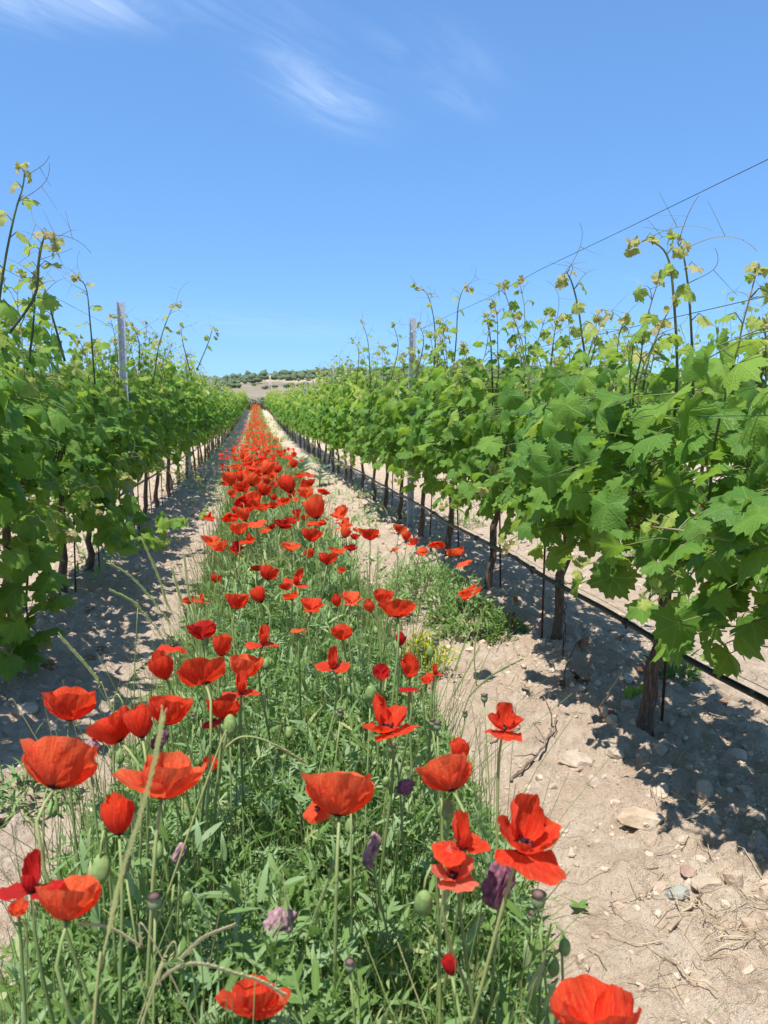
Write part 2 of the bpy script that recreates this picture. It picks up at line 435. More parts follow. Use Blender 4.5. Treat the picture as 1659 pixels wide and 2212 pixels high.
M_LEAF, M_SHOOT, M_BARK = mat_vine_leaf(), mat_shoot(), mat_bark()
M_LEAF_FAR = mat_far_leaf()
M_SOIL, M_CLOD = mat_soil(), mat_clod()
M_PETAL = mat_petal('poppy_petal', (.80, .024, .008), (.95, .135, .040))
M_PETAL2 = mat_petal('poppy_petal_orange', (.90, .070, .014), (.98, .24, .085))
M_PETAL3 = mat_petal('poppy_petal_crimson', (.56, .010, .014), (.70, .03, .025))
M_PETAL4 = mat_petal('poppy_petal_pale', (.88, .16, .09), (.95, .30, .18))
M_WILT = mat_plain('withered_petal', (.21, .085, .115), .7, .2, var=.6, sc=90, bump=.6)
M_GREEN = mat_green('meadow_leaf', [(0, (.085, .160, .030)), (.3, (.160, .260, .056)), (.55, (.205, .325, .110)), (.78, (.29, .395, .195)), (.92, (.43, .43, .16)), (1, (.58, .48, .26))], .38)
M_STEM = mat_green('meadow_stem', [(0, (.13, .205, .050)), (.5, (.27, .345, .105)), (.85, (.42, .42, .15)), (1, (.54, .43, .24))], .2)
M_POD = mat_plain('seed_pod', (.22, .26, .13), .6, .3, var=.25, sc=60)
M_PODCAP = mat_plain('seed_pod_cap', (.16, .10, .08), .7, .2)
M_BUD = mat_plain('poppy_bud', (.20, .28, .085), .65, .25, var=.3, sc=80, bump=.5)
M_CORE = mat_plain('poppy_heart', (.018, .014, .022), .7, .2)
M_STRAW = mat_plain('straw', (.46, .36, .23), .8, .15, var=.35, sc=12)
M_TWIG = mat_plain('dry_twig', (.20, .15, .11), .9, .1, var=.45, sc=40, bump=.5)
M_DRYLEAF = mat_plain('dry_leaf', (.25, .13, .07), .8, .15, var=.45, sc=30)
M_STEEL = mat_steel()
M_WIRE = mat_plain('trellis_wire', (.10, .20, .20), .45, .5, .5, .25, 60)
M_HOSE = mat_plain('black_hose', (.010, .013, .017), .34, .35, 0, .3, 14)
M_RUST = mat_plain('rusty_rod', (.11, .050, .032), .85, .2, .2, .5, 90, .5)
M_YELLOW = mat_green('yellow_bract', [(0, (.26, .34, .03)), (1, (.58, .56, .04))], .3)
M_WOOD = mat_green('hill_wood', [(0, (.036, .062, .030)), (1, (.085, .115, .052))], 0, .8)

# ------------------------------------------------------------------ ground
def build_ground():
    xs_f = np.arange(-2.2, 2.5, .0118)
    gl = -2.2-np.cumsum(.0118*1.16**np.arange(1, 70)); gl = gl[gl > -1500][::-1]
    gr = xs_f[-1]+np.cumsum(.0118*1.16**np.arange(1, 70)); gr = gr[gr < 1500]
    xs = np.concatenate([gl, xs_f, gr])
    ys = [1.0]
    while ys[-1] < 2500: ys.append(ys[-1]+max(.0075, .0064*ys[-1])*(1 if ys[-1] < 9 else (ys[-1]/9)**.9))
    back = 1.0-np.cumsum(.02*1.25**np.arange(1, 34)); ys = np.concatenate([back[back > -300][::-1], ys])
    X, Y = np.meshgrid(xs, ys)
    fade = (1-sstep(Y, 9, 22))*(1-sstep(np.abs(X-.2), 3.2, 6))
    Z = gz(X, Y)+micro(X, Y)*fade
    nx, ny = len(xs), len(ys)
    i = np.arange(ny-1)[:, None]*nx+np.arange(nx-1)[None]
    f = np.stack([i, i+1, i+nx+1, i+nx], -1).reshape(-1, 4)
    g = G(); g.add(np.stack([X, Y, Z], -1).reshape(-1, 3), None, f)
    o = g.build('ground', M_SOIL); tag(o, kind='structure')
    print('ground quads', len(f))
build_ground()

# ------------------------------------------------------------------ far hill with its wood
RIDGE = [(-700, 815), (0, 812), (90, 812), (300, 816), (480, 819), (585, 812), (600, 809), (700, 804), (760, 799), (850, 795), (1050, 794), (1300, 812), (1460, 822), (1659, 826), (2600, 830)]
RX = np.array([p[0] for p in RIDGE]); RY = np.array([p[1] for p in RIDGE])
HY0, HY1 = 330.0, 640.0
def colx(X, Y):                                   # photo column under which a far point lies
    c = X*_fw[0]+Y*_fw[1]; r = X*_rt[0]+Y*_rt[1]; return PW/2+F_PX*r/np.maximum(c, 1)
def hill_z(X, Y):
    rid = CAM_Z+(896-np.interp(colx(X, HY1), RX, RY))/F_PX*HY1-3.4
    t = np.clip((Y-HY0)/(HY1-HY0), 0, 1.6)
    prof = np.where(t < 1, sstep(t, -.25, 1.0)*1.0-.10*(1-t), 1-.5*(t-1)**2)
    return -1.5+rid*np.clip(prof, -.02, 1.05)+1.1*(fbm(X*.02, Y*.02, 41, 3)-.5)*sstep(t, .1, .5)
def treeline(c):                                  # photo row below which the slope is bare, by column
    return np.interp(c, [0, 380, 497, 512, 531, 549, 600, 657, 700, 760, 2000], [870, 870, 860, 846, 834, 829, 825, 829, 833, 842, 850])
def build_hill():
    xs = np.linspace(-900, 1100, 260); ys = np.concatenate([np.linspace(HY0-30, HY1, 90), np.linspace(HY1+8, HY1+180, 14)])
    X, Y = np.meshgrid(xs, ys); Z = hill_z(X, Y)
    nx = len(xs); i = np.arange(len(ys)-1)[:, None]*nx+np.arange(nx-1)[None]
    m, k = new_mat('hill_slope')
    p = pos(k); n1 = k.noise(p, .035, 5, .6); n2 = k.noise(p, .4, 4)
    pz = k.sep(p)[2]
    c = k.ramp(n1, [(.3, (.170, .140, .095)), (.5, (.225, .188, .130)), (.7, (.29, .245, .172))])
    c = k.mix(k.smooth(n2, .5, .75, 0, .5), c, (.17, .165, .09))
    band = k.smooth(k.math('ADD', pz, k.math('MULTIPLY', n1, 6)), 23.5, 26.5)
    c = k.mix(k.math('MULTIPLY', band, .75), c, (.47, .39, .27))
    finish(m, k, principled(k, c, .95, .05))
    g = G(); g.add(np.stack([X, Y, Z], -1).reshape(-1, 3), None, np.stack([i, i+1, i+nx+1, i+nx], -1).reshape(-1, 4))
    tag(g.build('hill', m), kind='structure')
    # the wood: uneven evergreen crowns, too many to count
    rng = np.random.RandomState(3)
    t = crown_template(rng)
    N = 30000
    Px = rng.uniform(-330, 330, N); Py = rng.uniform(HY0+30, HY1+30, N)
    c = colx(Px, Py); z = hill_z(Px, Py)
    rowy = 896-(z-CAM_Z)/np.maximum(Px*_fw[0]+Py*_fw[1], 1)*F_PX
    keep = rowy < treeline(c)+2.5*(fbm(Px*.05, Py*.05, 77, 2)-.5)
    keep &= fbm(Px*.03, Py*.03, 99, 2) > .12
    Px, Py, z = Px[keep], Py[keep], z[keep]
    sel = rng.permutation(len(Px))[:4800]; Px, Py, z = Px[sel], Py[sel], z[sel]
    g = G(); S = np.clip(rng.lognormal(.8, .33, len(Px)), 1.1, 4.4)
    for v_i in range(5):
        q = np.arange(len(Px)) % 5 == v_i; tv, tf = t[v_i]
        M = np.zeros((q.sum(), 3, 3)); a = rng.uniform(0, 6.28, q.sum())
        M[:, 0, 0] = np.cos(a); M[:, 0, 1] = -np.sin(a); M[:, 1, 0] = np.sin(a); M[:, 1, 1] = np.cos(a); M[:, 2, 2] = rng.uniform(.75, 1.15, q.sum())
        inst(g, tv, tf, np.zeros((len(tv), 2)), M*S[q][:, None, None], np.stack([Px[q], Py[q], z[q]+S[q]*.6], -1), rng.uniform(0, 1, q.sum()))
    tag(g.build('hillside_wood', M_WOOD), 'dark evergreen wood covering the top of the far hill', 'wood', kind='stuff')
    # single shrubs standing on the bare slope
    for (x, y, s, lab) in [(574, 841, 2.2, 'dark round shrub low on the bare hill slope, beside the lattice mast'),
                           (592, 839, 2.3, 'dark shrub just right of the lattice mast on the bare slope'),
                           (625, 838, 3.1, 'largest dark shrub on the bare slope, right of the mast'),
                           (549, 829, 3.6, 'wide flat shrub at the upper edge of the bare slope'),
                           (551, 834, 1.5, 'tiny shrub below the wide flat one on the bare slope'),
                           (655, 837, 3.4, 'bushy shrub at the right end of the bare slope')]:
        d = ray(x, y); best = min(np.linspace(HY0, HY1, 400), key=lambda Y: abs((CAM_Z+d[2]*Y/d[1])-hill_z(np.array(d[0]*Y/d[1]), np.array(Y))))
        X = d[0]*best/d[1]; tv, tf = t[int(x) % 5]
        root = empty('hill_shrub', (X, best, float(hill_z(np.array(X), np.array(best)))))
        tag(root, lab, 'shrub', 'shrubs on the bare hill slope')
        gg = G(); gg.add(tv*s*np.array([1.25, 1, .8])+np.array([0, 0, s*.55]), tf, tint=.2); gg.build('crown', M_WOOD, root)
        gg = G(); tube_into(gg, [(0, 0, -.3), (0, 0, s*.5)], [.22, .16], 6); gg.build('trunk', M_BARK, root)
def end_shrub(x, Y, h, label):
    rng = np.random.RandomState(int(x*10)+90); z0 = float(gz(x, Y)); root = empty('field_shrub', (x, Y, z0)); tag(root, label, 'shrub', 'shrubs at the far end of the field')
    n = 420; p = nrm(rng.normal(size=(n, 3)))*np.cbrt(rng.rand(n, 1))*np.array([h*.75, h*.6, h*.5])+np.array([0, 0, h*.55]); p *= (1+.25*rng.normal(size=(n, 1))); g = G()
    th = np.arange(5)*2*math.pi/5; tv_ = np.concatenate([[(0, 0, .1)], np.stack([np.cos(th), np.sin(th), 0*th], -1)]); tf_ = np.array([(0, 1+i, 1+(i+1) % 5) for i in range(5)])
    inst(g, tv_, tf_, tv_[:, :2]*0, rand_rot(rng, n, rng.uniform(.06, .13, n)), p, rng.rand(n)); tag(g.build('crown', M_WOOD, root), kind='stuff')
    g = G(); tube_into(g, [(0, 0, -.1), (.03, 0, h*.4), (0, .02, h*.8)], [.05, .04, .02], 6); g.build('trunk', M_BARK, root)
end_shrub(-.75, 99.5, 1.3, 'dark shrub closing the poppy strip at the far end, left of three')
end_shrub(.35, 101, 1.1, 'dark shrub closing the poppy strip at the far end, middle of three')
end_shrub(1.5, 100, 1.5, 'dark shrub closing the poppy strip at the far end, right of three')
def ico(sub):
    t = (1+5**.5)/2
    v = nrm(np.array([(-1, t, 0), (1, t, 0), (-1, -t, 0), (1, -t, 0), (0, -1, t), (0, 1, t), (0, -1, -t), (0, 1, -t), (t, 0, -1), (t, 0, 1), (-t, 0, -1), (-t, 0, 1)]))
    f = np.array([(0, 11, 5), (0, 5, 1), (0, 1, 7), (0, 7, 10), (0, 10, 11), (1, 5, 9), (5, 11, 4), (11, 10, 2), (10, 7, 6), (7, 1, 8), (3, 9, 4), (3, 4, 2), (3, 2, 6), (3, 6, 8), (3, 8, 9), (4, 9, 5), (2, 4, 11), (6, 2, 10), (8, 6, 7), (9, 8, 1)])
    for _ in range(sub):
        vl = list(v); cache = {}; nf = []
        def mid(a, b):
            key = (min(a, b), max(a, b))
            if key not in cache:
                cache[key] = len(vl); vl.append(nrm(vl[a]+vl[b]))
            return cache[key]
        for a, b, c in f:
            ab, bc, ca = mid(a, b), mid(b, c), mid(c, a); nf += [(a, ab, ca), (b, bc, ab), (c, ca, bc), (ab, bc, ca)]
        v, f = np.array(vl), np.array(nf)
    return v, f
def lumpy(v, seed, amp, sc):
    n = fbm(v[:, 0]*sc+v[:, 2]*1.7*sc+seed*3.1, v[:, 1]*sc-v[:, 2]*1.3*sc+seed*1.7, seed, 3)
    return v*(1+amp*(n-.5))[:, None]
def crown_template(rng):
    out = []
    for s_ in range(5):
        v, f = ico(0); v = lumpy(v, s_+3, .9, 1.9)
        vs_, fs_, n = [], [], 0
        for q in range(4):                          # overlapping lumps make one crown
            c = np.array([rng.uniform(-.6, .6), rng.uniform(-.5, .5), rng.uniform(-.15, .35)]); sc = rng.uniform(.45, .80)
            vs_.append(v*sc*np.array([1, 1, .85])+c); fs_.append(f+n); n += len(v)
        out.append((np.concatenate(vs_), np.concatenate(fs_)))
    return out
build_hill()

def build_mast():
    Y = 230.0; top = at_y(583, 811, Y); X = top[0]; z0 = float(gz(X, Y)); H = top[2]-z0
    root = empty('lattice_mast', (X, Y, z0)); tag(root, 'thin pale lattice power mast standing before the bare hill slope', 'mast')
    mm = mat_plain('mast_steel', (.52, .44, .38), .6, .4, .3)
    def half(z): return .62*(1-z/H)+.14
    for sx in (-1, 1):
        for sy in (-1, 1):
            g = G(); tube_into(g, [(sx*half(0), sy*half(0), 0), (sx*half(H), sy*half(H), H)], [.10, .08], 4); g.build('leg', mm, root)
    g = G(); zz = np.linspace(0, H, 13)
    for a, b in zip(zz[:-1], zz[1:]):
        for s_ in (-1, 1):
            tube_into(g, [(-half(a), s_*half(a), a), (half(b), s_*half(b), b)], .055, 3); tube_into(g, [(half(a), s_*half(a), a), (-half(b), s_*half(b), b)], .055, 3)
            tube_into(g, [(s_*half(a), -half(a), a), (s_*half(b), half(b), b)], .055, 3)
    tag(g.build('bracing', mm, root), kind='stuff')
    g = G(); tube_into(g, [(-.9, 0, H), (1.0, 0, H-.05)], .075, 4); tube_into(g, [(-.1, 0, H-.3), (0, 0, H+.25)], .06, 4); g.build('crossarm', mm, root)
    for s_ in (-.8, .9):
        g = G(); tube_into(g, [(s_, 0, H-.45), (s_, 0, H-.03)], .07, 5); g.build('insulator', mm, root)
build_mast()

# ------------------------------------------------------------------ vine leaves
def leaf_outline(th, teeth, rng):
    """radius of a five-lobed vine leaf, th = angle from the tip, leaf about 1 long"""
    a = np.abs(th)
    kn = RA(np.array([0, 26, 50, 78, 104, 132, 158, 174, 180]))
    kr = np.array([.64, .455, .60, .41, .515, .40, .44, .30, .06])*(1+rng.uniform(-.13, .13, 9))
    r = np.interp(a, kn, kr)
    return r*(1+teeth*np.where(np.arange(len(th)) % 2 == 0, 1, -1))
def leaf_template(seed, n_out, n_in, teeth):
    rng = np.random.RandomState(seed)
    th = -math.pi+(np.arange(n_out)+.5)*2*math.pi/n_out if n_out < 14 else np.linspace(-math.pi, math.pi, n_out, endpoint=False)+math.pi/n_out
    ro = leaf_outline(th, teeth, rng)
    P = [np.zeros((1, 2))]
    if n_in:
        ti = np.linspace(-math.pi, math.pi, n_in, endpoint=False)+math.pi/n_in
        ri = .56*leaf_outline(ti, 0, rng); P.append(np.stack([ri*np.sin(ti), ri*np.cos(ti)], -1))
    P.append(np.stack([ro*np.sin(th), ro*np.cos(th)], -1))
    P = np.concatenate(P); P[:, 0] *= 1.06
    f = []
    if n_in:
        q = n_out//n_in
        for i in range(n_in):
            j = (i+1) % n_in
            f.append((0, 1+j, 1+i))
            o = 1+n_in
            for s_ in range(q): f.append((1+i, o+(i*q+s_+1) % n_out if s_ < q else 0, o+(i*q+s_) % n_out))
            f.append((1+i, 1+j, o+(i*q+q) % n_out))
        f = [(a, c, b) if False else (a, b, c) for a, b, c in f]
    else:
        for i in range(n_out): f.append((0, 1+(i+1) % n_out, 1+i))
    x, y = P[:, 0], P[:, 1]; r = np.hypot(x, y); th = np.arctan2(x, y)
    z = -rng.uniform(.10, .75)*np.abs(x)**1.25*rng.choice([1, 1, .6, -.8]) - rng.uniform(.05, .75)*np.clip(y, 0, 1)**2 + rng.uniform(.05, .14)*np.sin(rng.choice([3, 4, 5])*th+rng.uniform(0, 6))*r*1.2 - rng.uniform(0, .3)*np.clip(-y, 0, 1)
    z += rng.uniform(-.10, .10)*x
    v = np.stack([x, y, z], -1)
    return v, np.array(f)[:, ::-1], P
LEAF_HI = [leaf_template(s_, 40, 20, .085) for s_ in range(14)]
LEAF_MID = [leaf_template(20+s_, 14, 0, .0) for s_ in range(6)]
LEAF_LOW = [leaf_template(40+s_, 8, 0, .0) for s_ in range(6)]
AGES = [.02, .16, .32, .50, .72, .92]
LEAF_MESH = {}
for i, (v, f, lc) in enumerate(LEAF_HI):
    for j, a in enumerate(AGES):
        g = G(); L = np.zeros((len(v), 3)); L[:, :2] = lc; L[:, 2] = a; g.add(v, f, None, L); LEAF_MESH[i, j] = g.mesh('leaf', M_LEAF)

def gen_vine(rng, n_shoots=11, fill=90, zlo=.50, ztop=1.28, lenf=1.0, span=.48, wx=1.0, cap=999):
    """a vine in its own frame (base at 0, row along y): shoots as polylines, leaves, petioles"""
    shoots, leaves, pets = [], [], []
    def leaf(p, od, s_, size, age, hang=1.0):
        od = nrm(od); n = nrm(od*.72+np.array([0, 0, .55])+rng.normal(size=3)*.42)
        t = nrm(od*.40+np.array([0, 0, -1.0*hang])+rng.normal(size=3)*.38)
        leaves.append((p, t, n, size, age))
    for i in range(n_shoots):
        p = np.array([rng.normal(0, .03), -span+2*span*(i+.5)/n_shoots+rng.normal(0, .03), rng.uniform(.62, .72)])
        up = rng.rand() < .78
        side = 1 if rng.rand() < .5 else -1
        L = (rng.uniform(.55, 1.0) if up else rng.uniform(.35, .58))*lenf
        d = nrm(np.array([side*(.45 if up else 1.0), rng.normal(0, .16), 1.0 if up else .55]))
        pts = [p]; n = max(4, int(L/.062)); hook = rng.normal(0, .3, 2)
        for q in range(n):
            s_ = q/n
            d = d+rng.normal(size=3)*.09
            if up: d += np.array([-pts[-1][0]*.55, 0, .10]); d += np.array([hook[0], hook[1], -.12])*max(0, s_-.8)*2.2
            else: d += np.array([0, 0, -.12])
            d = nrm(d); pts.append(pts[-1]+d*.062)
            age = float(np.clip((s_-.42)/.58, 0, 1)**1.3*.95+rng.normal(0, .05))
            size = max(.035, (.136*(1-.78*s_**1.5))*rng.uniform(.68, 1.14))
            az = (1 if q % 2 else -1); od = np.array([az*rng.uniform(.5, 1), rng.normal(0, .55), .15])
            pl = .035+.075*(1-s_)
            e = pts[-1]+nrm(od)*pl+np.array([0, 0, .01]); e[0] = np.clip(e[0], -.40*wx, .40*wx)
            pets.append((pts[-1], e)); leaf(e, od, s_, size, max(0, age))
        shoots.append(np.array(pts))
    for i in range(min(fill, max(40, cap-len(leaves)))):
        side = 1 if i % 2 else -1
        z = zlo+(ztop-.16-zlo)*rng.beta(1.2, 1.55); y = rng.uniform(-span-.03, span+.03)
        bul = max(.13, .36-.13*abs((z-.90)/.55)**2)
        x = side*rng.uniform(.10, bul)*wx
        e = np.array([x, y, z]); od = np.array([side*1.0, rng.normal(0, .5), .1])
        st = np.array([x*.35, y+rng.normal(0, .05), z+rng.uniform(-.02, .08)])
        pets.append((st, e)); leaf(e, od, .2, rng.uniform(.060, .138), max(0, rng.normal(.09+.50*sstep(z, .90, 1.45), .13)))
    return shoots, leaves, pets
def trunk_geo(g, rng, H=.66, r0=.030, lean=0.0):
    n = 9; z = np.linspace(-.05, H, n); P = np.stack([lean*z/H+rng.normal(0, .007, n), rng.normal(0, .008, n), z], -1)
    rad = r0*(1.25-.55*z/H)*(1+rng.uniform(-.13, .13, n)); rad[0] *= 1.35
    v, f3, f4 = tubes(P, rad[None], 9)
    kk = v.reshape(n, 9, 3); c = P[:, None, :]; kk[:] = c+(kk-c)*(1+rng.uniform(-.16, .20, (n, 9, 1)))
    g.add(kk.reshape(-1, 3), f3, f4)
    return P[-1]
def cordon_geo(g, rng, top, span=.47):
    for s_ in (-1, 1):
        q = np.linspace(0, 1, 6); P = np.stack([top[0]*(1-q)+rng.normal(0, .008, 6), s_*span*q, top[2]+.03*np.sin(q*2.2)+rng.normal(0, .006, 6)], -1); P[0] = top
        tube_into(g, P, .017-.006*q, 7)
def tendril_geo(g, rng, p, d, L=.12, tint=.6):
    d = nrm(d); n = 9; pts = [np.array(p, float)]
    curl = rng.uniform(-1, 1)*.5
    side = nrm(np.cross(d, [0.3, 1, .2]))
    for q in range(n):
        d = nrm(d+side*curl*(q/n)**2*1.4+np.array([0, 0, -.04])); pts.append(pts[-1]+d*L/n)
    pts = np.array(pts); tube_into(g, pts, np.linspace(.0016, .0008, n+1), 3, tint=tint, cap=False)
    d2 = nrm(pts[5]-pts[4]+side*.7*np.sign(-curl)); q2 = [pts[5]]
    for q in range(6): d2 = nrm(d2-side*curl*.35*q/6); q2.append(q2[-1]+d2*L*.08)
    tube_into(g, np.array(q2), np.linspace(.0010, .0005, 7), 3, tint=tint, cap=False)

def place_leaf(rng, parent, p, t, n, size, age):
    t = np.asarray(t, float); n = nrm(n); t = nrm(t-n*np.dot(t, n)); x = np.cross(t, n)
    j = int(np.argmin([abs(age-a) for a in AGES])); i = rng.randint(14)
    o = bpy.data.objects.new('leaf', LEAF_MESH[i, j]); COL.objects.link(o); o.parent = parent
    M = Matrix(((x[0]*size, t[0]*size, n[0]*size, p[0]), (x[1]*size, t[1]*size, n[1]*size, p[1]), (x[2]*size, t[2]*size, n[2]*size, p[2]), (0, 0, 0, 1)))
    o.matrix_basis = M
    return o
def pet_into(g, pets, tint=.45):
    if not pets: return
    A = np.array([p[0] for p in pets]); B = np.array([p[1] for p in pets])
    C = (A+B)/2+np.array([0, 0, .018])
    v, f3, f4 = tubes(np.stack([A, C, B], 1), np.array([[.0021, .0017, .0014]]), 4, False)
    g.add(v, f3, f4, tint=tint)

ORD = ['first', 'second', 'third', 'fourth', 'fifth', 'sixth', 'seventh', 'eighth', 'ninth', 'tenth', 'eleventh', 'twelfth']
def near_vine(row, Y, seed, label, lean=0.0, extra=None, n_shoots=11, fill=90, zlo=.50, wx=1.0, lenf=1.0, r0=.0195, ztop=1.42, inner=110):
    """a vine near enough that each leaf is a part of its own"""
    rng = np.random.RandomState(seed)
    z0 = float(gz(row, Y)); root = empty('grapevine', (row, Y, z0)); tag(root, label, 'grapevine', 'grapevines in the two rows')
    g = G(); top = trunk_geo(g, rng, .66, r0, lean); tr = g.build('trunk', M_BARK, root)
    g = G(); cordon_geo(g, rng, top); g.build('cordon', M_BARK, tr)
    shoots, leaves, pets = gen_vine(rng, n_shoots, fill, zlo, ztop, wx=wx, lenf=lenf, cap=286-sum(e[1] for e in (extra or [])))
    base = np.array([row, Y, z0])
    if extra:
        for (pts, n_leaf, s0, s1, a0, a1) in extra:                 # shoots traced from the photograph, in world space
            P = spline(np.array(pts)-base, 26); shoots.append(P)
            for q in range(n_leaf):
                s_ = (q+.6)/n_leaf; k_ = int(s_*25); p = P[k_]; side = 1 if q % 2 else -1
                od = nrm(np.array([side*.8, rng.normal(-.5, .4), .2])); e = p+od*(.02+.05*(1-s_))
                pets.append((p, e))
                leaves.append((e, nrm(od*.5+np.array([0, 0, -.8])+rng.normal(size=3)*.35), nrm(od*.5+np.array([0, -.3, .7])+rng.normal(size=3)*.35), (s0+(s1-s0)*s_)*rng.uniform(.85, 1.15), a0+(a1-a0)*s_))
    for S in shoots:
        gg = G(); n = len(S)
        rad = np.linspace(.0056, .0018, n)
        for _ in range(4):                                         # crowded, half-folded leaves of the growing tip
            leaves.append((S[-1]+rng.normal(0, .012, 3), nrm(np.array([0, 0, -.6])+rng.normal(size=3)*.7), nrm(rng.normal(size=3)+np.array([0, -.3, .4])), rng.uniform(.022, .042), rng.uniform(.72, .98)))
        v, f3, f4 = tubes(S, rad[None], 6)
        lc = np.zeros((len(v), 3)); lc[:, 2] = np.repeat(np.clip(np.linspace(-.1, 1.0, n), 0, 1)**1.5, 6); gg.add(v, f3, f4, lc)
        for q in range(n-2, max(1, n//2), -max(1, n//7)):
            if rng.rand() < .75: tendril_geo(gg, rng, S[q], np.array([rng.normal(0, .8), rng.normal(-.2, .6), rng.uniform(.2, 1)]), rng.uniform(.07, .16)*(1.5 if n > 20 else 1), rng.uniform(.5, .95))
        gg.build('shoot', M_SHOOT, root)
    gg = G(); pet_into(gg, pets); tag(gg.build('petioles', M_SHOOT, root), kind='stuff')
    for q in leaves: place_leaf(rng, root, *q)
    n = inner; side = rng.choice([-1, 1], n); y = rng.uniform(-.5, .5, n); z = zlo+.04+(ztop-.22-zlo)*rng.beta(1.2, 1.4, n)   # the leaves deep inside the canopy
    p = np.stack([side*rng.uniform(.02, .24, n)*wx, y, z], -1); nn = nrm(np.stack([side*.7, rng.normal(0, .4, n), np.full(n, .5)], -1)+rng.normal(size=(n, 3))*.4); t = nrm(np.stack([side*.4, rng.normal(0, .4, n), np.full(n, -.9)], -1)); gi = G(); M = frames(t, nn, rng.uniform(.07, .13, n)); ag = np.clip(rng.normal(.12, .1, n), 0, 1)
    for v_i in range(6):
        sel = np.arange(n) % 6 == v_i; T = LEAF_HI[v_i]; inst(gi, T[0], T[1], T[2], M[sel], p[sel], ag[sel])
    tag(gi.build('inner_foliage', M_LEAF, root), kind='stuff')
    return root
def poly(pts, Y0, Y1=None):
    Y1 = Y0 if Y1 is None else Y1
    return [at_y(x, y, Y0+(Y1-Y0)*i/max(1, len(pts)-1)) for i, (x, y) in enumerate(pts)]

# right row, the nearest vines (two stand beside or before the frame's edge and reach into it)
def E(pts, Y, n, s0=.09, s1=.03, a0=.35, a1=.95, Y1=None): return (poly(pts, Y, Y1), n, s0, s1, a0, a1)
R_POS = [.42, 1.36, 2.32, 3.36, 4.40, 5.42, 6.40, 7.35, 8.3]
R_DX = [0, -.06, -.11, .01, -.01, 0, 0, 0, 0]
R_LAB = ['vine beside the camera whose shoots lean into the picture at bottom right',
         'large-leaved vine cut off by the right edge of the picture',
         'vine on the right with two tall crossing shoots, its trunk behind the hose',
         'second trunk seen in the right row, vine with one tall shoot against the sky',
         'third vine trunk in the right row, next to the green weed clumps',
         'fourth vine in the right row, between weed clumps and steel post',
         'vine just before the steel post in the right row',
         'vine just behind the steel post in the right row',
         'second vine behind the steel post in the right row']
R_EX = {1: [E([(1650, 1000), (1640, 860), (1655, 740), (1640, 690)], 1.95, 7, .10, .04, .3, .8)],
        2: [E([(1440, 1060), (1462, 830), (1455, 640), (1440, 550), (1400, 520), (1370, 530)], 2.25, 9, .085, .03, .4, 1.0),
            E([(1495, 1000), (1497, 820), (1490, 660), (1478, 560), (1462, 520)], 2.25, 8, .085, .035, .4, 1.0),
            E([(1380, 900), (1400, 780), (1430, 700)], 2.5, 5, .08, .04)],
        3: [E([(1310, 960), (1268, 790), (1248, 660), (1228, 595), (1212, 610)], 3.0, 9, .085, .03, .4, 1.0),
            E([(1175, 900), (1190, 780), (1200, 700)], 3.5, 6, .08, .03), E([(1330, 860), (1335, 740), (1350, 690)], 3.4, 5, .08, .03)],
        4: [E([(1065, 860), (1060, 740), (1053, 690), (1068, 672)], 4.6, 6, .08, .03, .4, 1.0), E([(1130, 850), (1125, 770), (1105, 740)], 4.4, 5, .08, .03)],
        5: [E([(975, 850), (985, 740), (990, 660), (1005, 618), (1020, 630)], 5.6, 8, .08, .03, .4, 1.0), E([(935, 830), (940, 720), (925, 640), (900, 620)], 5.6, 8, .08, .03, .4, 1.0)],
        6: [E([(895, 830), (915, 740), (905, 700)], 6.3, 5, .08, .03)],
        7: [E([(800, 830), (795, 740), (780, 690)], 8.0, 6, .08, .03), E([(845, 820), (860, 750), (850, 700)], 7.5, 5, .08, .03)],
        8: [E([(770, 830), (775, 760), (762, 735)], 8.8, 5, .08, .03)]}
for i, Y in enumerate(R_POS):
    near_vine(ROW_R+R_DX[i], Y, 100+i, R_LAB[i], lean=.10 if i == 2 else (.03 if i % 2 else .05), extra=R_EX.get(i), n_shoots=11 if i else 8, fill=170, zlo=[.48, .46, .52, .53, .53, .52, .60, .58, .54][i], wx=1.0, lenf=1.0 if i < 4 else 1.22, ztop=1.40 if i < 4 else 1.52, r0=.0225 if i == 2 else .0195)
L_POS = [2.72, 3.66, 4.66, 5.36, 6.28, 7.2, 8.1, 9.0]
L_LAB = ['leafy vine at the left edge of the picture with tall shoots against the sky',
         'vine at the left edge with low leafy suckers reaching the ground',
         'left row vine whose bare trunk stands clear at the left, before the black hose',
         'left row vine with a long shoot sprawling over the soil towards the poppies',
         'left row vine just before the tall steel post',
         'first vine behind the tall steel post of the left row',
         'second vine behind the tall steel post of the left row',
         'next but one vine behind the tall steel post, left row']
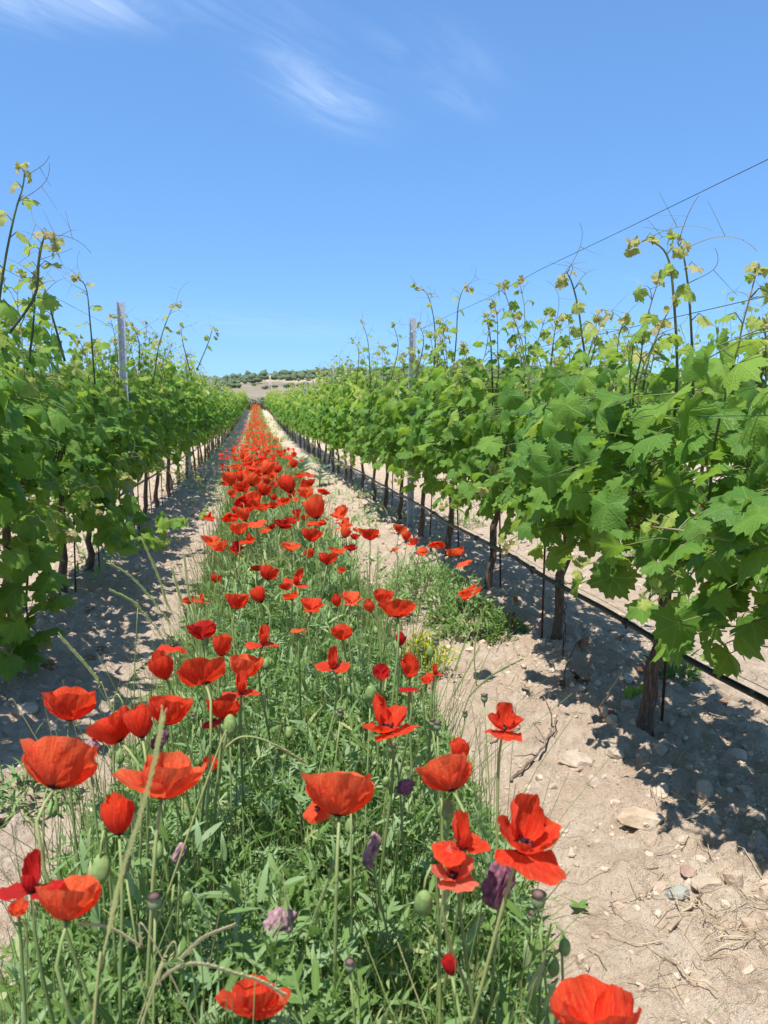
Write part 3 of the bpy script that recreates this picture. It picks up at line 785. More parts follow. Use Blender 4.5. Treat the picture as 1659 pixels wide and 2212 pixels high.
L_EX = {0: [E([(-20, 800), (5, 600), (30, 470), (50, 400), (52, 360)], 2.9, 9, .10, .03, .45, 1.0), E([(20, 720), (75, 640), (85, 560), (100, 505), (125, 540)], 3.0, 8, .09, .03, .4, 1.0)],
        1: [E([(60, 800), (72, 700), (78, 600), (92, 520), (120, 520)], 3.5, 8, .085, .03, .4, 1.0), E([(140, 780), (115, 690), (95, 620), (80, 600)], 3.5, 7, .08, .03, .4, .95),
            E([(-5, 1300), (20, 1380), (60, 1420)], 3.3, 6, .15, .12, .05, .15), E([(60, 1230), (60, 1330), (100, 1390)], 3.3, 7, .15, .12, .05, .2),
            E([(10, 1180), (90, 1230), (120, 1310)], 3.2, 6, .14, .12, .05, .2), E([(-10, 1240), (10, 1330), (10, 1440)], 3.1, 6, .15, .13, .05, .15)],
        2: [E([(205, 830), (195, 700), (185, 620), (160, 600)], 4.6, 8, .085, .03, .4, 1.0)],
        3: [E([(215, 1120), (260, 1150), (320, 1150), (380, 1135), (440, 1110)], 5.0, 12, .14, .05, .12, .6, 5.3), E([(230, 1080), (280, 1110), (350, 1125), (400, 1130)], 5.1, 9, .14, .08, .1, .4), E([(205, 1050), (240, 1110), (300, 1165), (365, 1170)], 4.9, 11, .15, .10, .1, .35), E([(190, 1080), (225, 1150), (280, 1185)], 4.75, 8, .15, .11, .1, .3)],
        4: [E([(330, 830), (345, 740), (370, 670), (385, 660)], 6.2, 8, .085, .03, .45, 1.0), E([(300, 800), (300, 740), (285, 700)], 6.0, 5, .08, .03)],
        5: [E([(410, 800), (395, 740), (390, 700)], 7.2, 6, .08, .03, .45, 1.0)],
        6: [E([(425, 800), (450, 740), (460, 710), (470, 725)], 8.0, 6, .08, .03, .45, 1.0)]}
for i, Y in enumerate(L_POS):
    near_vine(ROW_L, Y, 200+i, L_LAB[i], lean=.02, extra=L_EX.get(i), inner=110 if i < 2 else 70, fill=170 if i < 2 else 112, zlo=[.42, .42, .44, .44, .52, .54, .54, .54][i], wx=1.0 if i < 2 else .78, lenf=[1.15, 1.1, 1.0, 1.0, 1.15, 1.3, 1.35, 1.35][i], n_shoots=12, ztop=[1.76, 1.66, 1.42, 1.42, 1.5, 1.6, 1.64, 1.66][i])

# farther vines: trunk and one joined foliage mesh, shared between copies
def far_set(seed, lod, n, fill, k_size):
    rng = np.random.RandomState(seed); out = []
    for q in range(n):
        shoots, leaves, pets = gen_vine(rng, 14, fill, .54, 1.70, wx=.82, lenf=1.42)
        g = G(); lf = LEAF_MID if lod == 1 else LEAF_LOW
        p = np.array([l[0] for l in leaves]); t = np.array([l[1] for l in leaves]); nn = np.array([l[2] for l in leaves])
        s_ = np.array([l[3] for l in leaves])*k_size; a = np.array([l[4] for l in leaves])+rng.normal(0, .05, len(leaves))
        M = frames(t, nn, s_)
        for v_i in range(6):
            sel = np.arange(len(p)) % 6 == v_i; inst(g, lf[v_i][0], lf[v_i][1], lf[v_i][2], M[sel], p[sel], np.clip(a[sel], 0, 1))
        gs = G()
        for S in shoots:
            S2 = S[::2] if lod == 1 else S[::4]
            if len(S2) > 1: tube_into(gs, S2, np.linspace(.0045, .0016, len(S2)), 4 if lod == 1 else 3, tint=.4)
        if lod == 1:
            for S in shoots:
                for k_ in range(2): tendril_geo(gs, rng, S[-1-k_], np.array([rng.normal(0, .7), rng.normal(0, .7), .9]), rng.uniform(.08, .16), .7)
        gt = G(); top = trunk_geo(gt, rng, .66, .0185, rng.normal(0, .02)); cordon_geo(gt, rng, top)
        out.append((g.mesh('foliage', M_LEAF_FAR), gs.mesh('shoots', M_SHOOT), gt.mesh('trunk', M_BARK)))
    return out
MIDV, LOWV = far_set(5, 1, 6, 150, 1.0), far_set(6, 2, 6, 115, 1.15)
def far_vines(row, start, end, step, label_of, seed, lowfrom):
    rng = np.random.RandomState(seed); Y = start
    while Y < end:
        me = (MIDV if Y < lowfrom else LOWV)[rng.randint(6)]
        x = row+rng.normal(0, .02); root = empty('grapevine', (x, Y, float(gz(x, Y)))); root.rotation_euler.z = math.pi*rng.randint(2)
        s_ = rng.uniform(.95, 1.10); root.scale = (s_, 1, s_)
        lab, grp = label_of(Y); tag(root, lab, 'grapevine', grp)
        tag(new_obj('foliage', me[0], root), kind='stuff'); tag(new_obj('shoots', me[1], root), kind='stuff'); new_obj('trunk', me[2], root)
        Y += step*rng.uniform(.93, 1.07)
far_vines(ROW_R, 9.25, FIELD_END-1, .93, lambda Y: (f'{ORD[min(11, int((Y-8.0)/.93)+1)]} vine behind the nearest steel post of the right row', 'vines between right row posts') if Y < 14.3 else
          (('vine in the right row beyond its second steel post', 'farther vines of the right row') if Y < 32 else ('small far vine in the receding end of the right row', 'far end of the right row')), 31, 20)
far_vines(ROW_L, 9.95, FIELD_END-1, .93, lambda Y: (f'{ORD[min(11, int((Y-6.3)/.93)-1)]} vine behind the tall steel post of the left row', 'vines between left row posts') if Y < 13 else
          (('vine in the left row beyond its second steel post', 'farther vines of the left row') if Y < 32 else ('small far vine in the receding end of the left row', 'far end of the left row')), 32, 20)
far_vines(ROW_R2, 3.2, 26, .95, lambda Y: ('vine of the next row behind the right row, glimpsed between the trunks', 'vines of the row behind the right row'), 33, 7)
far_vines(ROW_L2, 7.0, 30, .95, lambda Y: ('vine of the next row behind the left row, glimpsed between the trunks', 'vines of the row behind the left row'), 34, 9)

# ------------------------------------------------------------------ trellis
def post_mesh():
    """open steel profile with round holes in its web and small wire hooks"""
    H, Tk = 1.95, .003
    g = G()
    prof = [(-.031, -.026), (-.026, -.026), (-.026, .006), (-.021, .012), (-.013, .012)]
    def strip(a, b, z0=-.15, z1=H):
        g.add([(a[0], a[1], z0), (b[0], b[1], z0), (b[0], b[1], z1), (a[0], a[1], z1)], None, [(0, 1, 2, 3)])
    for s_ in (1, -1):
        pts = [(x*s_, y) for x, y in prof]
        for a, b in zip(pts[:-1], pts[1:]): strip(a, b) if s_ > 0 else strip(b, a)
    holes = [(H-.115, .0105), (H-.19, .005), (H-.33, .005), (H-.45, .005), (H-.60, .005), (H-.75, .005), (.45, .006), (.62, .006), (.30, .005), (.9, .005), (1.05, .005)]
    holes.sort(); z = -.15; wv = .013
    for hz, r in holes:
        strip((-wv, .012), (wv, .012), z, hz-.013)
        n = 16; a = (np.arange(n)+.5)*2*math.pi/n
        sq = np.stack([np.clip(np.cos(a)*1.5, -1, 1)*wv, np.full(n, .012), hz+np.clip(np.sin(a)*1.5, -1, 1)*.013], -1)
        ci = np.stack([np.cos(a)*r, np.full(n, .012), hz+np.sin(a)*r], -1)
        i = np.arange(n); j = (i+1) % n
        g.add(np.concatenate([sq, ci]), None, np.stack([i, j, j+n, i+n], -1)); z = hz+.013
    strip((-wv, .012), (wv, .012), z, H)
    return g.mesh('profile', M_STEEL, smooth=False)
POST = post_mesh()
g = G()
for zz in (1.78, 1.41, 1.40, 1.10, .72):
    for s_ in (-1, 1):
        tube_into(g, [(s_*.026, -.012, zz-.012), (s_*.037, -.012, zz-.004), (s_*.037, -.012, zz+.012)], .0028, 4)
HOOK = g.mesh('hook', M_STEEL)
def post(row, Y, label, group, tilt=0.0, flip=False):
    root = empty('trellis_post', (row+.005, Y, float(gz(row, Y))-.02)); root.rotation_euler = (tilt*.4, tilt, math.pi if flip else 0)
    tag(root, label, 'post', group)
    o = new_obj('profile', POST, root); md = o.modifiers.new('thick', 'SOLIDIFY'); md.thickness = .003; md.offset = 0
    tag(new_obj('hooks', HOOK, o), kind='stuff')
PR = [7.05+7.1*k for k in range(13)]; PL = [6.42+6.95*k for k in range(13)]
nm = ['nearest steel post of the right row, bare below the leaves', 'second steel post of the right row, its top above the leaves']
for k, Y in enumerate(PR):
    post(ROW_R+(.03 if k == 0 else 0), Y, nm[k] if k < 2 else 'far grey steel post in the receding right row of vines', 'steel trellis posts', .012*math.sin(k*2.1+.6))
nm = ['tall bare steel post with round hole rising above the left row', 'second steel post of the left row, its foot showing between trunks']
for k, Y in enumerate(PL):
    post(ROW_L+(.105 if k == 0 else 0), Y, nm[k] if k < 2 else 'far grey steel post in the receding left row of vines', 'steel trellis posts', .010*math.sin(k*1.7))
for Y in (3.4, 10.5, 17.6): post(ROW_R2, Y, 'grey steel post in the next row behind the right row', 'posts of the row behind the right row')
for Y in (9.0, 16.0): post(ROW_L2, Y, 'grey steel post in the next row behind the left row', 'posts of the row behind the left row')

def wire(name, row, z, posts, label, r=.0013, sag=.015, start=.25, off=0.0, mat_=None):
    ys = [start]
    marks = [start]+[p for p in posts if p > start]+[]
    P = []
    for a, b in zip(marks[:-1], marks[1:]):
        n = 8
        for i in range(n):
            q = i/n; Y = a+(b-a)*q
            P.append((row+off+.004*math.sin(Y*1.3+z*7), Y, float(gz(row, Y))+z-sag*4*q*(1-q)))
    P.append((row+off, marks[-1], float(gz(row, marks[-1]))+z))
    g = G(); tube_into(g, np.array(P), r, 6)
    o = g.build(name, mat_ or M_WIRE); tag(o, label, 'wire', 'trellis wires'); return o
for nm_, row, posts, st in (('right', ROW_R, PR, .2), ('left', ROW_L, PL, .6)):
    wire('trellis_wire', row, 1.76, posts, f'top trellis wire of the {nm_} row running against the sky', .0014, .02, st, -.02)
    wire('trellis_wire', row, 1.405, posts, f'second trellis wire of the {nm_} row, among the shoot tips', .0013, .03, st, -.03)
    wire('trellis_wire', row, 1.08, posts, f'third trellis wire of the {nm_} row, half hidden by leaves', .0013, .02, st, -.26 if nm_ == 'right' else .2)
    wire('trellis_wire', row, .72, posts, f'lowest trellis wire of the {nm_} row, carrying the vine arms', .0013, .01, st, .01)
wire('trellis_wire', ROW_R2, 1.72, [3.4, 10.5, 17.6], 'top wire of the next row behind the right row', .0014, .03, 1.0)

def hose(row, label, start, end, z, r=.0098, kinks=(), dx_=-.150):
    root = empty('drip_hose', (row, start, 0)); tag(root, label, 'hose', 'drip irrigation hoses')
    rng = np.random.RandomState(int(abs(row)*100)); Y = np.arange(start, end, .18)
    zz = np.array([float(gz(row, y)) for y in Y])+z-.006*np.abs(np.sin((Y-.7)*math.pi/.95))
    P = np.stack([.003*np.sin(Y*.9+1)+dx_, Y-start, zz], -1)
    g = G(); tube_into(g, P, r, 9); g.build('pipe', M_HOSE, root)
    for q, y in enumerate(kinks):
        i = int((y-start)/.18); c = P[i]; d = nrm(P[i+1]-P[i])
        g = G(); tube_into(g, [c-d*.016, c-d*.010, c+d*.010, c+d*.016], [r*1.02, r*1.45, r*1.45, r*1.02], 10)
        tube_into(g, [c, c+np.array([.0, 0, -.022])], [.006, .004], 6); g.build('emitter', M_HOSE, root)
    g = G(); Pw = P.copy(); Pw[:, 2] += .022; Pw[:, 0] += .012; tube_into(g, Pw, .0011, 4); g.build('support_wire', M_WIRE, root)
hose(ROW_R, 'black drip irrigation hose running below the right row of vines', .4, 60, .365, kinks=(2.42, 3.35, 4.3, 5.3, 6.3))
hose(ROW_L, 'black drip hose behind the trunks of the left row', .6, 60, .36, kinks=(3.4, 4.4), dx_=-.05)

def stake(row, Y, dx_, label, group):
    rng = np.random.RandomState(int(Y*10)); z0 = float(gz(row+dx_, Y))
    o = G(); l = rng.normal(0, .02, 2); tube_into(o, [(0, 0, -.03), (l[0]*.5, l[1]*.5, .35), (l[0], l[1], .76)], .0052, 6)
    tag(o.build('vine_stake', M_RUST, None, True, (row+dx_, Y+.02, z0)), label, 'stake', group)
RN = ['first', 'second', 'third', 'fourth', 'fifth', 'sixth', 'seventh']
for i, Y in enumerate(R_POS[2:]):
    stake(ROW_R+R_DX[i+2], Y, .085 if i != 1 else -.07, f'thin rusty iron stake beside the {RN[i]} trunk seen in the right row', 'rusty stakes beside the vines')
for i, Y in enumerate(L_POS[2:]):
    stake(ROW_L, Y, .06, f'thin rusty iron stake beside the {RN[i]} bare trunk of the left row', 'rusty stakes beside the vines')

# ------------------------------------------------------------------ poppies
def petal_geo(az, Wd, e0, e1, L, rng, nu=9, nv=7, crump=1.0):
    """one petal, L long, opening from elevation e0 at its foot to e1 at its rim"""
    u = np.linspace(-1, 1, nu); v = np.linspace(0, 1, nv)
    e = R(e0)+(R(e1)-R(e0))*v
    rad = np.concatenate([[0], np.cumsum(np.cos((e[1:]+e[:-1])/2))])/(nv-1)*L; zz = np.concatenate([[0], np.cumsum(np.sin((e[1:]+e[:-1])/2))])/(nv-1)*L
    U, V = np.meshgrid(u, v)
    p1, p2, p3 = rng.uniform(0, 6.28, 3)
    prof = 1-.36*np.abs(U)**2.5*V+.022*np.sin(U*6+p1)*V**3+.022*np.sin(U*14+p2)*V**4
    rr = rad[:, None]*prof+.004*L; zv = zz[:, None]*prof
    a = R(az)+U*R(Wd)*(1.16-.24*V**2.5)
    wob = L*crump*(.050*np.sin(U*3.4+p2+V*2)*V**1.5+.034*np.sin(U*8+p3+V*5)*V**2+.024*np.sin(U*17-V*9+p1)*V+.012*np.sin(U*31+V*21+p2)*V)
    en = e[:, None]
    x = (rr-wob*np.sin(en))*np.cos(a); y = (rr-wob*np.sin(en))*np.sin(a); z = zv+wob*np.cos(en)
    P = np.stack([x, y, z], -1).reshape(-1, 3)
    i = np.arange(nv-1)[:, None]*nu+np.arange(nu-1)[None]
    f = np.stack([i, i+1, i+nu+1, i+nu], -1).reshape(-1, 4)
    lc = np.stack([U, V, np.zeros_like(U)], -1).reshape(-1, 3)
    return P, f, lc
# petals as (azimuth, half width, foot elevation, rim elevation, length); -90 faces the camera
STYLES = {
 'bowl':   [(-90, 86, 10, 74, 1.0), (90, 86, 12, 84, 1.05), (0, 78, 18, 78, .98), (180, 78, 18, 74, .98)],
 'open':   [(-90, 88, 10, 30, 1.0), (90, 88, 14, 50, 1.0), (0, 78, 16, 46, .95), (180, 78, 16, 42, .95)],
 'cup':    [(-90, 90, 18, 98, 1.0), (90, 90, 20, 104, 1.08), (0, 82, 26, 104, .96), (180, 82, 26, 100, .98)],
 'lips':   [(-90, 84, 2, 22, 1.0), (90, 86, 40, 108, 1.12), (0, 74, 14, 62, .92), (180, 74, 14, 54, .92)],
 'wings':  [(-90, 66, 30, 112, .72), (90, 84, 44, 100, 1.12), (6, 74, 6, 6, .95), (174, 74, 6, 0, .95)],
 'droop':  [(-90, 84, 16, -56, 1.0), (90, 86, 20, -30, 1.0), (0, 78, 20, -52, .95), (180, 78, 20, -46, .95)],
 'fan':    [(-90, 80, 2, 8, .72), (90, 104, 32, 80, 1.15), (20, 86, 20, 58, 1.0), (160, 86, 20, 62, 1.0)],
 'wide':   [(-90, 92, 14, 62, .94), (90, 92, 18, 84, 1.0), (0, 82, 10, 40, 1.08), (180, 82, 10, 36, 1.08)],
}
PET = {}
rngp = np.random.RandomState(99)
for st, pl in STYLES.items():
    for var in range(2):
        geos = [petal_geo(az+rngp.normal(0, 6), wd*rngp.uniform(.92, 1.06), e0+rngp.normal(0, 5), e1+rngp.normal(0, 9), L*rngp.uniform(.93, 1.05)*(1.0 if q < 2 else .97), rngp, 21, 12, 1.2) for q, (az, wd, e0, e1, L) in enumerate(pl)]
        allv = np.concatenate([p[0] for p in geos]); wdt = max(np.ptp(allv[:, 0]), 1.45*np.ptp(allv[:, 2])); ctr = (allv[:, 2].max()+allv[:, 2].min())/2/wdt
        ms = []
        for P, f, lc in geos:
            gg = G(); gg.add(P/wdt, None, f, lc); ms.append(gg.mesh('petal', M_PETAL))
        PET[st, var] = (ms, ctr)
def pod_geo(g, r, h, m=0, mc=1):
    n = 9; zs = np.array([0, .12, .35, .65, .88, 1.0])*h; rs = np.array([.25, .55, .92, 1.0, .80, .72])*r
    a = np.arange(n)*2*math.pi/n
    v = np.concatenate([np.stack([rr*np.cos(a), rr*np.sin(a), np.full(n, z)], -1) for rr, z in zip(rs, zs)])
    i = np.arange(n); j = (i+1) % n; f = np.concatenate([np.stack([k*n+i, k*n+j, (k+1)*n+j, (k+1)*n+i], -1) for k in range(5)])
    g.add(v, None, f, m=m)
    cap = np.concatenate([[(0, 0, h*1.16)], np.stack([r*1.08*np.cos(a), r*1.08*np.sin(a), np.full(n, h)], -1), np.stack([r*.6*np.cos(a), r*.6*np.sin(a), np.full(n, h*.98)], -1)])
    g.add(cap, [(0, 1+k, 1+(k+1) % n) for k in range(n)], [(1+k, 1+n+k, 1+n+(k+1) % n, 1+(k+1) % n) for k in range(n)], m=mc)
g = G(); pod_geo(g, .0042, .010); 
HEART = None
def heart_mesh():
    gg = G(); pod_geo(gg, .055, .13)
    rng = np.random.RandomState(4); N = 26; a = rng.uniform(0, 6.28, N); r1 = rng.uniform(.09, .15, N)
    A = np.stack([.03*np.cos(a), .03*np.sin(a), np.full(N, .02)], -1); B = np.stack([r1*np.cos(a), r1*np.sin(a), rng.uniform(.07, .14, N)], -1)
    v, f3, f4 = tubes(np.stack([A, (A+B)/2+np.array([0, 0, .012]), B], 1), np.array([[.004, .004, .010]]), 4); gg.add(v, f3, f4, m=2)
    return gg.mesh('seed_capsule', [M_POD, M_CORE, M_CORE])
HEART = heart_mesh()
def stem_points(base, top, axis, n=9, bow=0.0, rng=RNG):
    base = np.array(base, float); top = np.array(top, float); ax = nrm(axis)
    mid = base*.55+top*.45+np.array([rng.normal(0, .02), rng.normal(0, .02), 0])*(1+bow)
    k2 = top-ax*.07
    return spline([base, mid, k2, top], n)
def poppy(p, width, style, label, group=None, tilt=(0, 0), yaw=0.0, var=0, mat_=None, rng=RNG, stem_r=.0021, lean=None, flat=1.0):
    """p: middle of the flower in world space"""
    ms, ctr = PET[style, var]
    ax = nrm(np.array([tilt[0], tilt[1], 1.0]))
    tall = 1.22 if style in ('bowl', 'open', 'wide', 'cup') else 1.05
    foot = np.array(p)-ax*ctr*width*tall
    lx, ly = (lean if lean is not None else (rng.normal(0, .05)-tilt[0]*.04, rng.normal(0.02, .05)-tilt[1]*.04))
    bx, by = foot[0]+lx, foot[1]+ly; bz = float(gz(bx, by))
    root = empty('poppy', (bx, by, bz)); tag(root, label, 'poppy', group)
    rel = foot-np.array([bx, by, bz])
    S = stem_points((0, 0, -.01), rel, ax, 9, rng=rng)
    gg = G(); tube_into(gg, S, np.linspace(stem_r*1.35, stem_r, 9), 6, tint=float(rng.uniform(.2, .75))); gg.build('stem', M_STEM, root)
    rot = Vector((0, 0, 1)).rotation_difference(Vector(ax)).to_matrix() @ Matrix.Rotation(R(yaw), 3, 'Z')
    Mx = Matrix.Translation(Vector(rel)) @ (rot @ Matrix.Diagonal((width, width*flat, width*tall))).to_4x4()
    for me in ms:
        o = new_obj('petal', me, root); o.matrix_basis = Mx
        if mat_ is not None:
            o.material_slots[0].link = 'OBJECT'; o.material_slots[0].material = mat_
    o = new_obj('seed_capsule', HEART, root); o.matrix_basis = Mx
    return root
O, C_, PALE = M_PETAL2, M_PETAL3, M_PETAL4
# x, y, width in photo pixels; height above ground; style; tilt (x, y); yaw; material; label
NEAR = [
 (155, 1522, 105, .62, 'bowl', (.05, .30), 20, None, 'plump cupped poppy above the shaded soil at the left, alone'),
 (245, 1575, 92, .63, 'bowl', (-.6, .5), -30, None, 'poppy hanging sideways, left of two overlapping ones, narrow and tall'),
 (303, 1556, 86, .65, 'cup', (-.15, .45), 0, None, 'cupped poppy with dark base, middle of three crowded behind the grass stalk'),
 (365, 1535, 90, .64, 'bowl', (.2, .3), 0, None, 'broad poppy just behind the tip of the pale grass stalk'),
 (130, 1652, 150, .66, 'bowl', (.18, .85), 10, O, 'big fanned orange-red poppy seen from below, at the left edge'),
 (355, 1674, 180, .66, 'wide', (.12, .42), 8, O, 'widest poppy, flat and orange-red, crossed by the pale grass stalk'),
 (255, 1757, 97, .60, 'cup', (-.1, .5), 25, None, 'deep red cupped poppy below the widest one, left of the stalk'),
 (455, 1652, 36, .50, 'bowl', (.2, 0), 0, None, 'small poppy peeping out behind the widest poppy'),
 (735, 1712, 152, .62, 'bowl', (.12, .55), -10, O, 'large fan-shaped orange-red poppy in the middle with dark base'),
 (688, 1752, 60, .57, 'droop', (-.5, -.2), 30, O, 'drooping petals low behind the large fan-shaped middle poppy'),
 (968, 1672, 116, .63, 'bowl', (-.2, .85), -14, O, 'bright fan-shaped poppy at the soil edge, showing its dark underside'),
 (993, 1620, 56, .58, 'cup', (.1, .3), 0, None, 'small heart-shaped poppy behind the bright fan-shaped one'),
 (1002, 1805, 118, .60, 'wings', (.05, -.05), 10, None, 'poppy with two spread wings and one raised petal, above the pale pink one'),
 (980, 1864, 96, .57, 'lips', (.1, -.05), 20, PALE, 'pale salmon-pink poppy, the lightest of all'),
 (1140, 1790, 162, .62, 'lips', (.25, -.1), 15, None, 'largest upright poppy by the sunny soil, layered petals curling to the right'),
 (65, 1890, 116, .60, 'wings', (-.1, .2), 0, C_, 'crumpled dark crimson poppy at the lower left edge'),
 (150, 1945, 112, .58, 'bowl', (.05, .45), 0, O, 'orange-red bowl-shaped poppy below the crumpled crimson one'),
 (40, 1966, 36, .52, 'bowl', (0, 0), 0, O, 'tiny pale poppy under the crumpled crimson one, left edge'),
 (550, 2158, 138, .47, 'wide', (0, .55), 0, None, 'flat red poppy at the bottom edge behind green stems'),
 (972, 2085, 42, .45, 'cup', (-.1, .6), 0, C_, 'small dark red half-closed poppy low in the green, bottom'),
 (1300, 2205, 150, .52, 'bowl', (-.1, .35), 10, None, 'red poppy cut off by the bottom edge over bare soil'),
 (832, 1541, 116, .63, 'lips', (-.12, .1), 35, None, 'poppy with two lip-like petals, white-nicked rim, right of the middle'),
 (1090, 1553, 86, .62, 'lips', (.1, 0), -10, None, 'single poppy standing alone over the pale soil on a long stem'),
 (440, 1455, 102, .66, 'open', (-.25, 1.1), 0, None, 'round poppy turned away, its hooked stem in front'),
 (350, 1437, 76, .64, 'cup', (-.3, .15), 15, None, 'smooth closed poppy left of the turned-away one'),
 (372, 1402, 62, .60, 'droop', (.15, .2), 0, None, 'crinkled poppy behind the smooth closed one'),
 (522, 1480, 82, .62, 'wings', (.05, .1), 0, None, 'poppy with hanging petals, dark seed capsule in front'),
 (530, 1440, 72, .60, 'bowl', (.2, .2), 0, O, 'orange poppy right behind the one with hanging petals'),
 (483, 1530, 72, .60, 'bowl', (.1, .35), 0, None, 'bowl-shaped poppy above the fat green bud'),
 (462, 1562, 52, .55, 'droop', (-.2, .2), 0, C_, 'drooping petals under the bowl-shaped poppy near the fat bud'),
 (438, 1363, 62, .64, 'bowl', (-.05, .15), 0, C_, 'crinkled glossy crimson poppy behind the grass spikes'),
 (480, 1393, 58, .62, 'cup', (.1, .3), 0, None, 'half-shut poppy next to the glossy crimson one'),
 (570, 1376, 72, .65, 'wings', (.15, .1), 0, None, 'poppy with a pointed raised petal in the middle of the strip'),
 (645, 1362, 36, .60, 'droop', (0, .2), 0, O, 'limp orange poppy split by a pale grass stalk'),
 (740, 1368, 50, .60, 'bowl', (0, .1), 0, None, 'bowl-shaped poppy right of the limp orange one'),
 (718, 1424, 76, .64, 'wings', (-.1, -.1), -12, None, 'poppy with a tall raised petal and purple-black heart'),
 (866, 1380, 36, .56, 'cup', (.1, .2), 0, C_, 'narrow crimson poppy under the big crinkled dome'),
 (886, 1442, 56, .62, 'cup', (0, -.1), 0, None, 'crinkled cup poppy beside the seed pods at the soil edge'),
 (825, 1457, 40, .58, 'bowl', (0, -.35), 0, C_, 'small dark poppy looking into its black heart'),
 (885, 1490, 46, .58, 'droop', (.05, .3), 0, C_, 'rosy wrinkled poppy hanging under the crinkled cup'),
 (940, 1448, 36, .60, 'wings', (.1, 0), 0, None, 'little poppy behind a grey-green seed pod at soil edge'),
 (922, 1470, 30, .56, 'open', (.1, .1), 0, None, 'flat little poppy left of the one behind the pod'),
 (859, 1316, 84, .66, 'open', (.1, .62), 0, None, 'big crinkled dome-shaped poppy seen from its dark underside'),
 (828, 1290, 44, .63, 'bowl', (.1, 0), 0, None, 'upright poppy behind the big crinkled dome'),
 (798, 1308, 36, .60, 'cup', (-.3, .1), 0, O, 'poppy pressed against the left of the big dome'),
 (758, 1292, 50, .64, 'fan', (.1, .2), 0, O, 'ruffled orange-red poppy, right of the cupped pair'),
 (727, 1297, 34, .62, 'cup', (-.1, .1), 0, None, 'narrow poppy left of the ruffled orange-red one'),
 (673, 1306, 56, .63, 'fan', (.1, .3), 0, None, 'wide wedge-shaped poppy with purple bud under it'),
]
MIDC = [(715, 1740, 90), (680, 1680, 70), (500, 1730, 120), (355, 1775, 130), (120, 1755, 90), (30, 1770, 80), (765, 1615, 150), (570, 1590, 110), (485, 1555, 50), (1060, 1565, 55), (215, 1625, 60),
 (970, 1490, 100), (850, 1450, 70), (720, 1405, 110), (1035, 1435, 95), (1120, 1415, 80), (860, 1330, 110), (1090, 1315, 75), (1255, 1325, 110), (1155, 1345, 42), (1165, 1295, 36), (350, 1415, 95), (245, 1405, 90),
 (180, 1360, 110), (430, 1350, 90), (370, 1285, 100), (485, 1255, 110), (665, 1255, 110), (730, 1225, 90), (880, 1255, 100), (945, 1245, 50), (1085, 1255, 95), (1050, 1180, 110), (880, 1145, 155), (765, 1180, 50),
 (815, 1215, 45), (400, 1190, 95), (305, 1210, 90), (170, 1200, 70), (595, 1130, 75), (515, 1135, 100), (430, 1130, 100), (470, 1075, 110), (380, 1100, 80), (340, 1160, 50), (670, 1095, 80), (540, 1030, 85),
 (385, 1010, 100), (820, 1045, 90), (815, 1005, 75), (700, 980, 140), (780, 930, 60), (840, 925, 60), (850, 980, 50), (940, 1035, 70), (460, 965, 90), (310, 950, 100), (740, 850, 55), (545, 1300, 60), (590, 1275, 50),
 (750, 1090, 45), (720, 1050, 60), (605, 1075, 45), (320, 1045, 50), (270, 985, 40), (410, 905, 70), (470, 890, 80), (560, 880, 90), (500, 850, 60), (340, 870, 70), (380, 935, 60), (630, 890, 50), (740, 790, 40), (690, 800, 50), (640, 770, 50)]
SIDE = [(1460, 1290, 80), (1500, 1335, 70), (1545, 1375, 75), (1610, 1440, 75), (1415, 1430, 60)]
SIDE2 = [(984, 1191, 34), (944, 1176, 30), (1001, 1218, 30), (1014, 1279, 42)]       # photo pixels
rp = np.random.RandomState(12)
for i, (x, y, wpx, h, st, tl, yaw, mt, lab) in enumerate(NEAR):
    p = at_z(x, y, h); D = np.linalg.norm(p-np.array([0, 0, CAM_Z]))
    poppy(p, wpx/F_PX*D*1.0, st, lab, 'poppies in the near strip', tl, yaw, i % 2, mt, rp)
USED = {}
LOOK = {'bowl': 'bowl-shaped', 'open': 'wide-open', 'cup': 'cupped', 'fan': 'fan-shaped', 'wide': 'broad spread', 'droop': 'drooping', 'lips': 'two-lipped', 'wings': 'winged'}
def mid_label(x, y, st, mt, band):
    q = (x-(540 if y < 1150 else 610))/(110 if y < 1060 else 190)
    side = 'at the left edge' if q < -.55 else ('left of the middle' if q < -.12 else ('in the middle' if q < .25 else ('right of the middle' if q < .7 else 'at the right edge')))
    colr = {None: 'red', O: 'orange-red', C_: 'crimson'}[mt]
    key = f'{colr} {LOOK[st]} poppy {side}, {band}'; USED[key] = USED.get(key, 0)+1
    return key if USED[key] == 1 else key.replace(' poppy', [' smaller poppy', ' farther poppy', ' slighter poppy', ' paler poppy'][min(3, USED[key]-2)])
def mid_poppy(x, y, wpx, label, group, hh=None):
    h = rp.uniform(.58, .68) if hh is None else hh
    for _ in range(6):
        p = at_z(x, y, h); D = np.linalg.norm(p-np.array([0, 0, CAM_Z])); wd = wpx/F_PX*D
        if wd > .10: h += .03
        elif wd < .042: h -= .03
        else: break
    st = rp.choice(['bowl', 'open', 'cup', 'fan', 'wide', 'droop', 'lips', 'wings'], p=[.30, .12, .18, .12, .14, .06, .05, .03])
    mt = [None, None, None, None, None, O, O, O, C_][rp.randint(9)]
    if label.startswith('@'): label = mid_label(x, y, st, mt, label[1:])
    poppy(p, float(np.clip(wd*1.28, .05, .125)), st, label, group, (rp.normal(0, .22), rp.normal(.36, .25)), rp.uniform(-40, 40), rp.randint(2), mt, rp, .0019)
for (cx, cy, wc) in MIDC:
    x, y = 398+cx*.32, 730+cy*.32
    if y > 1190: lab, grp = '@in the loose nearer stretch', 'poppies of the loose middle stretch'
    elif y > 1060: lab, grp = '@in the dense middle patch', 'poppies of the dense patch'
    else: lab, grp = '@crowded just before the thistle', 'poppies before the thistle'
    mid_poppy(x, y, wc*.32, lab, grp)
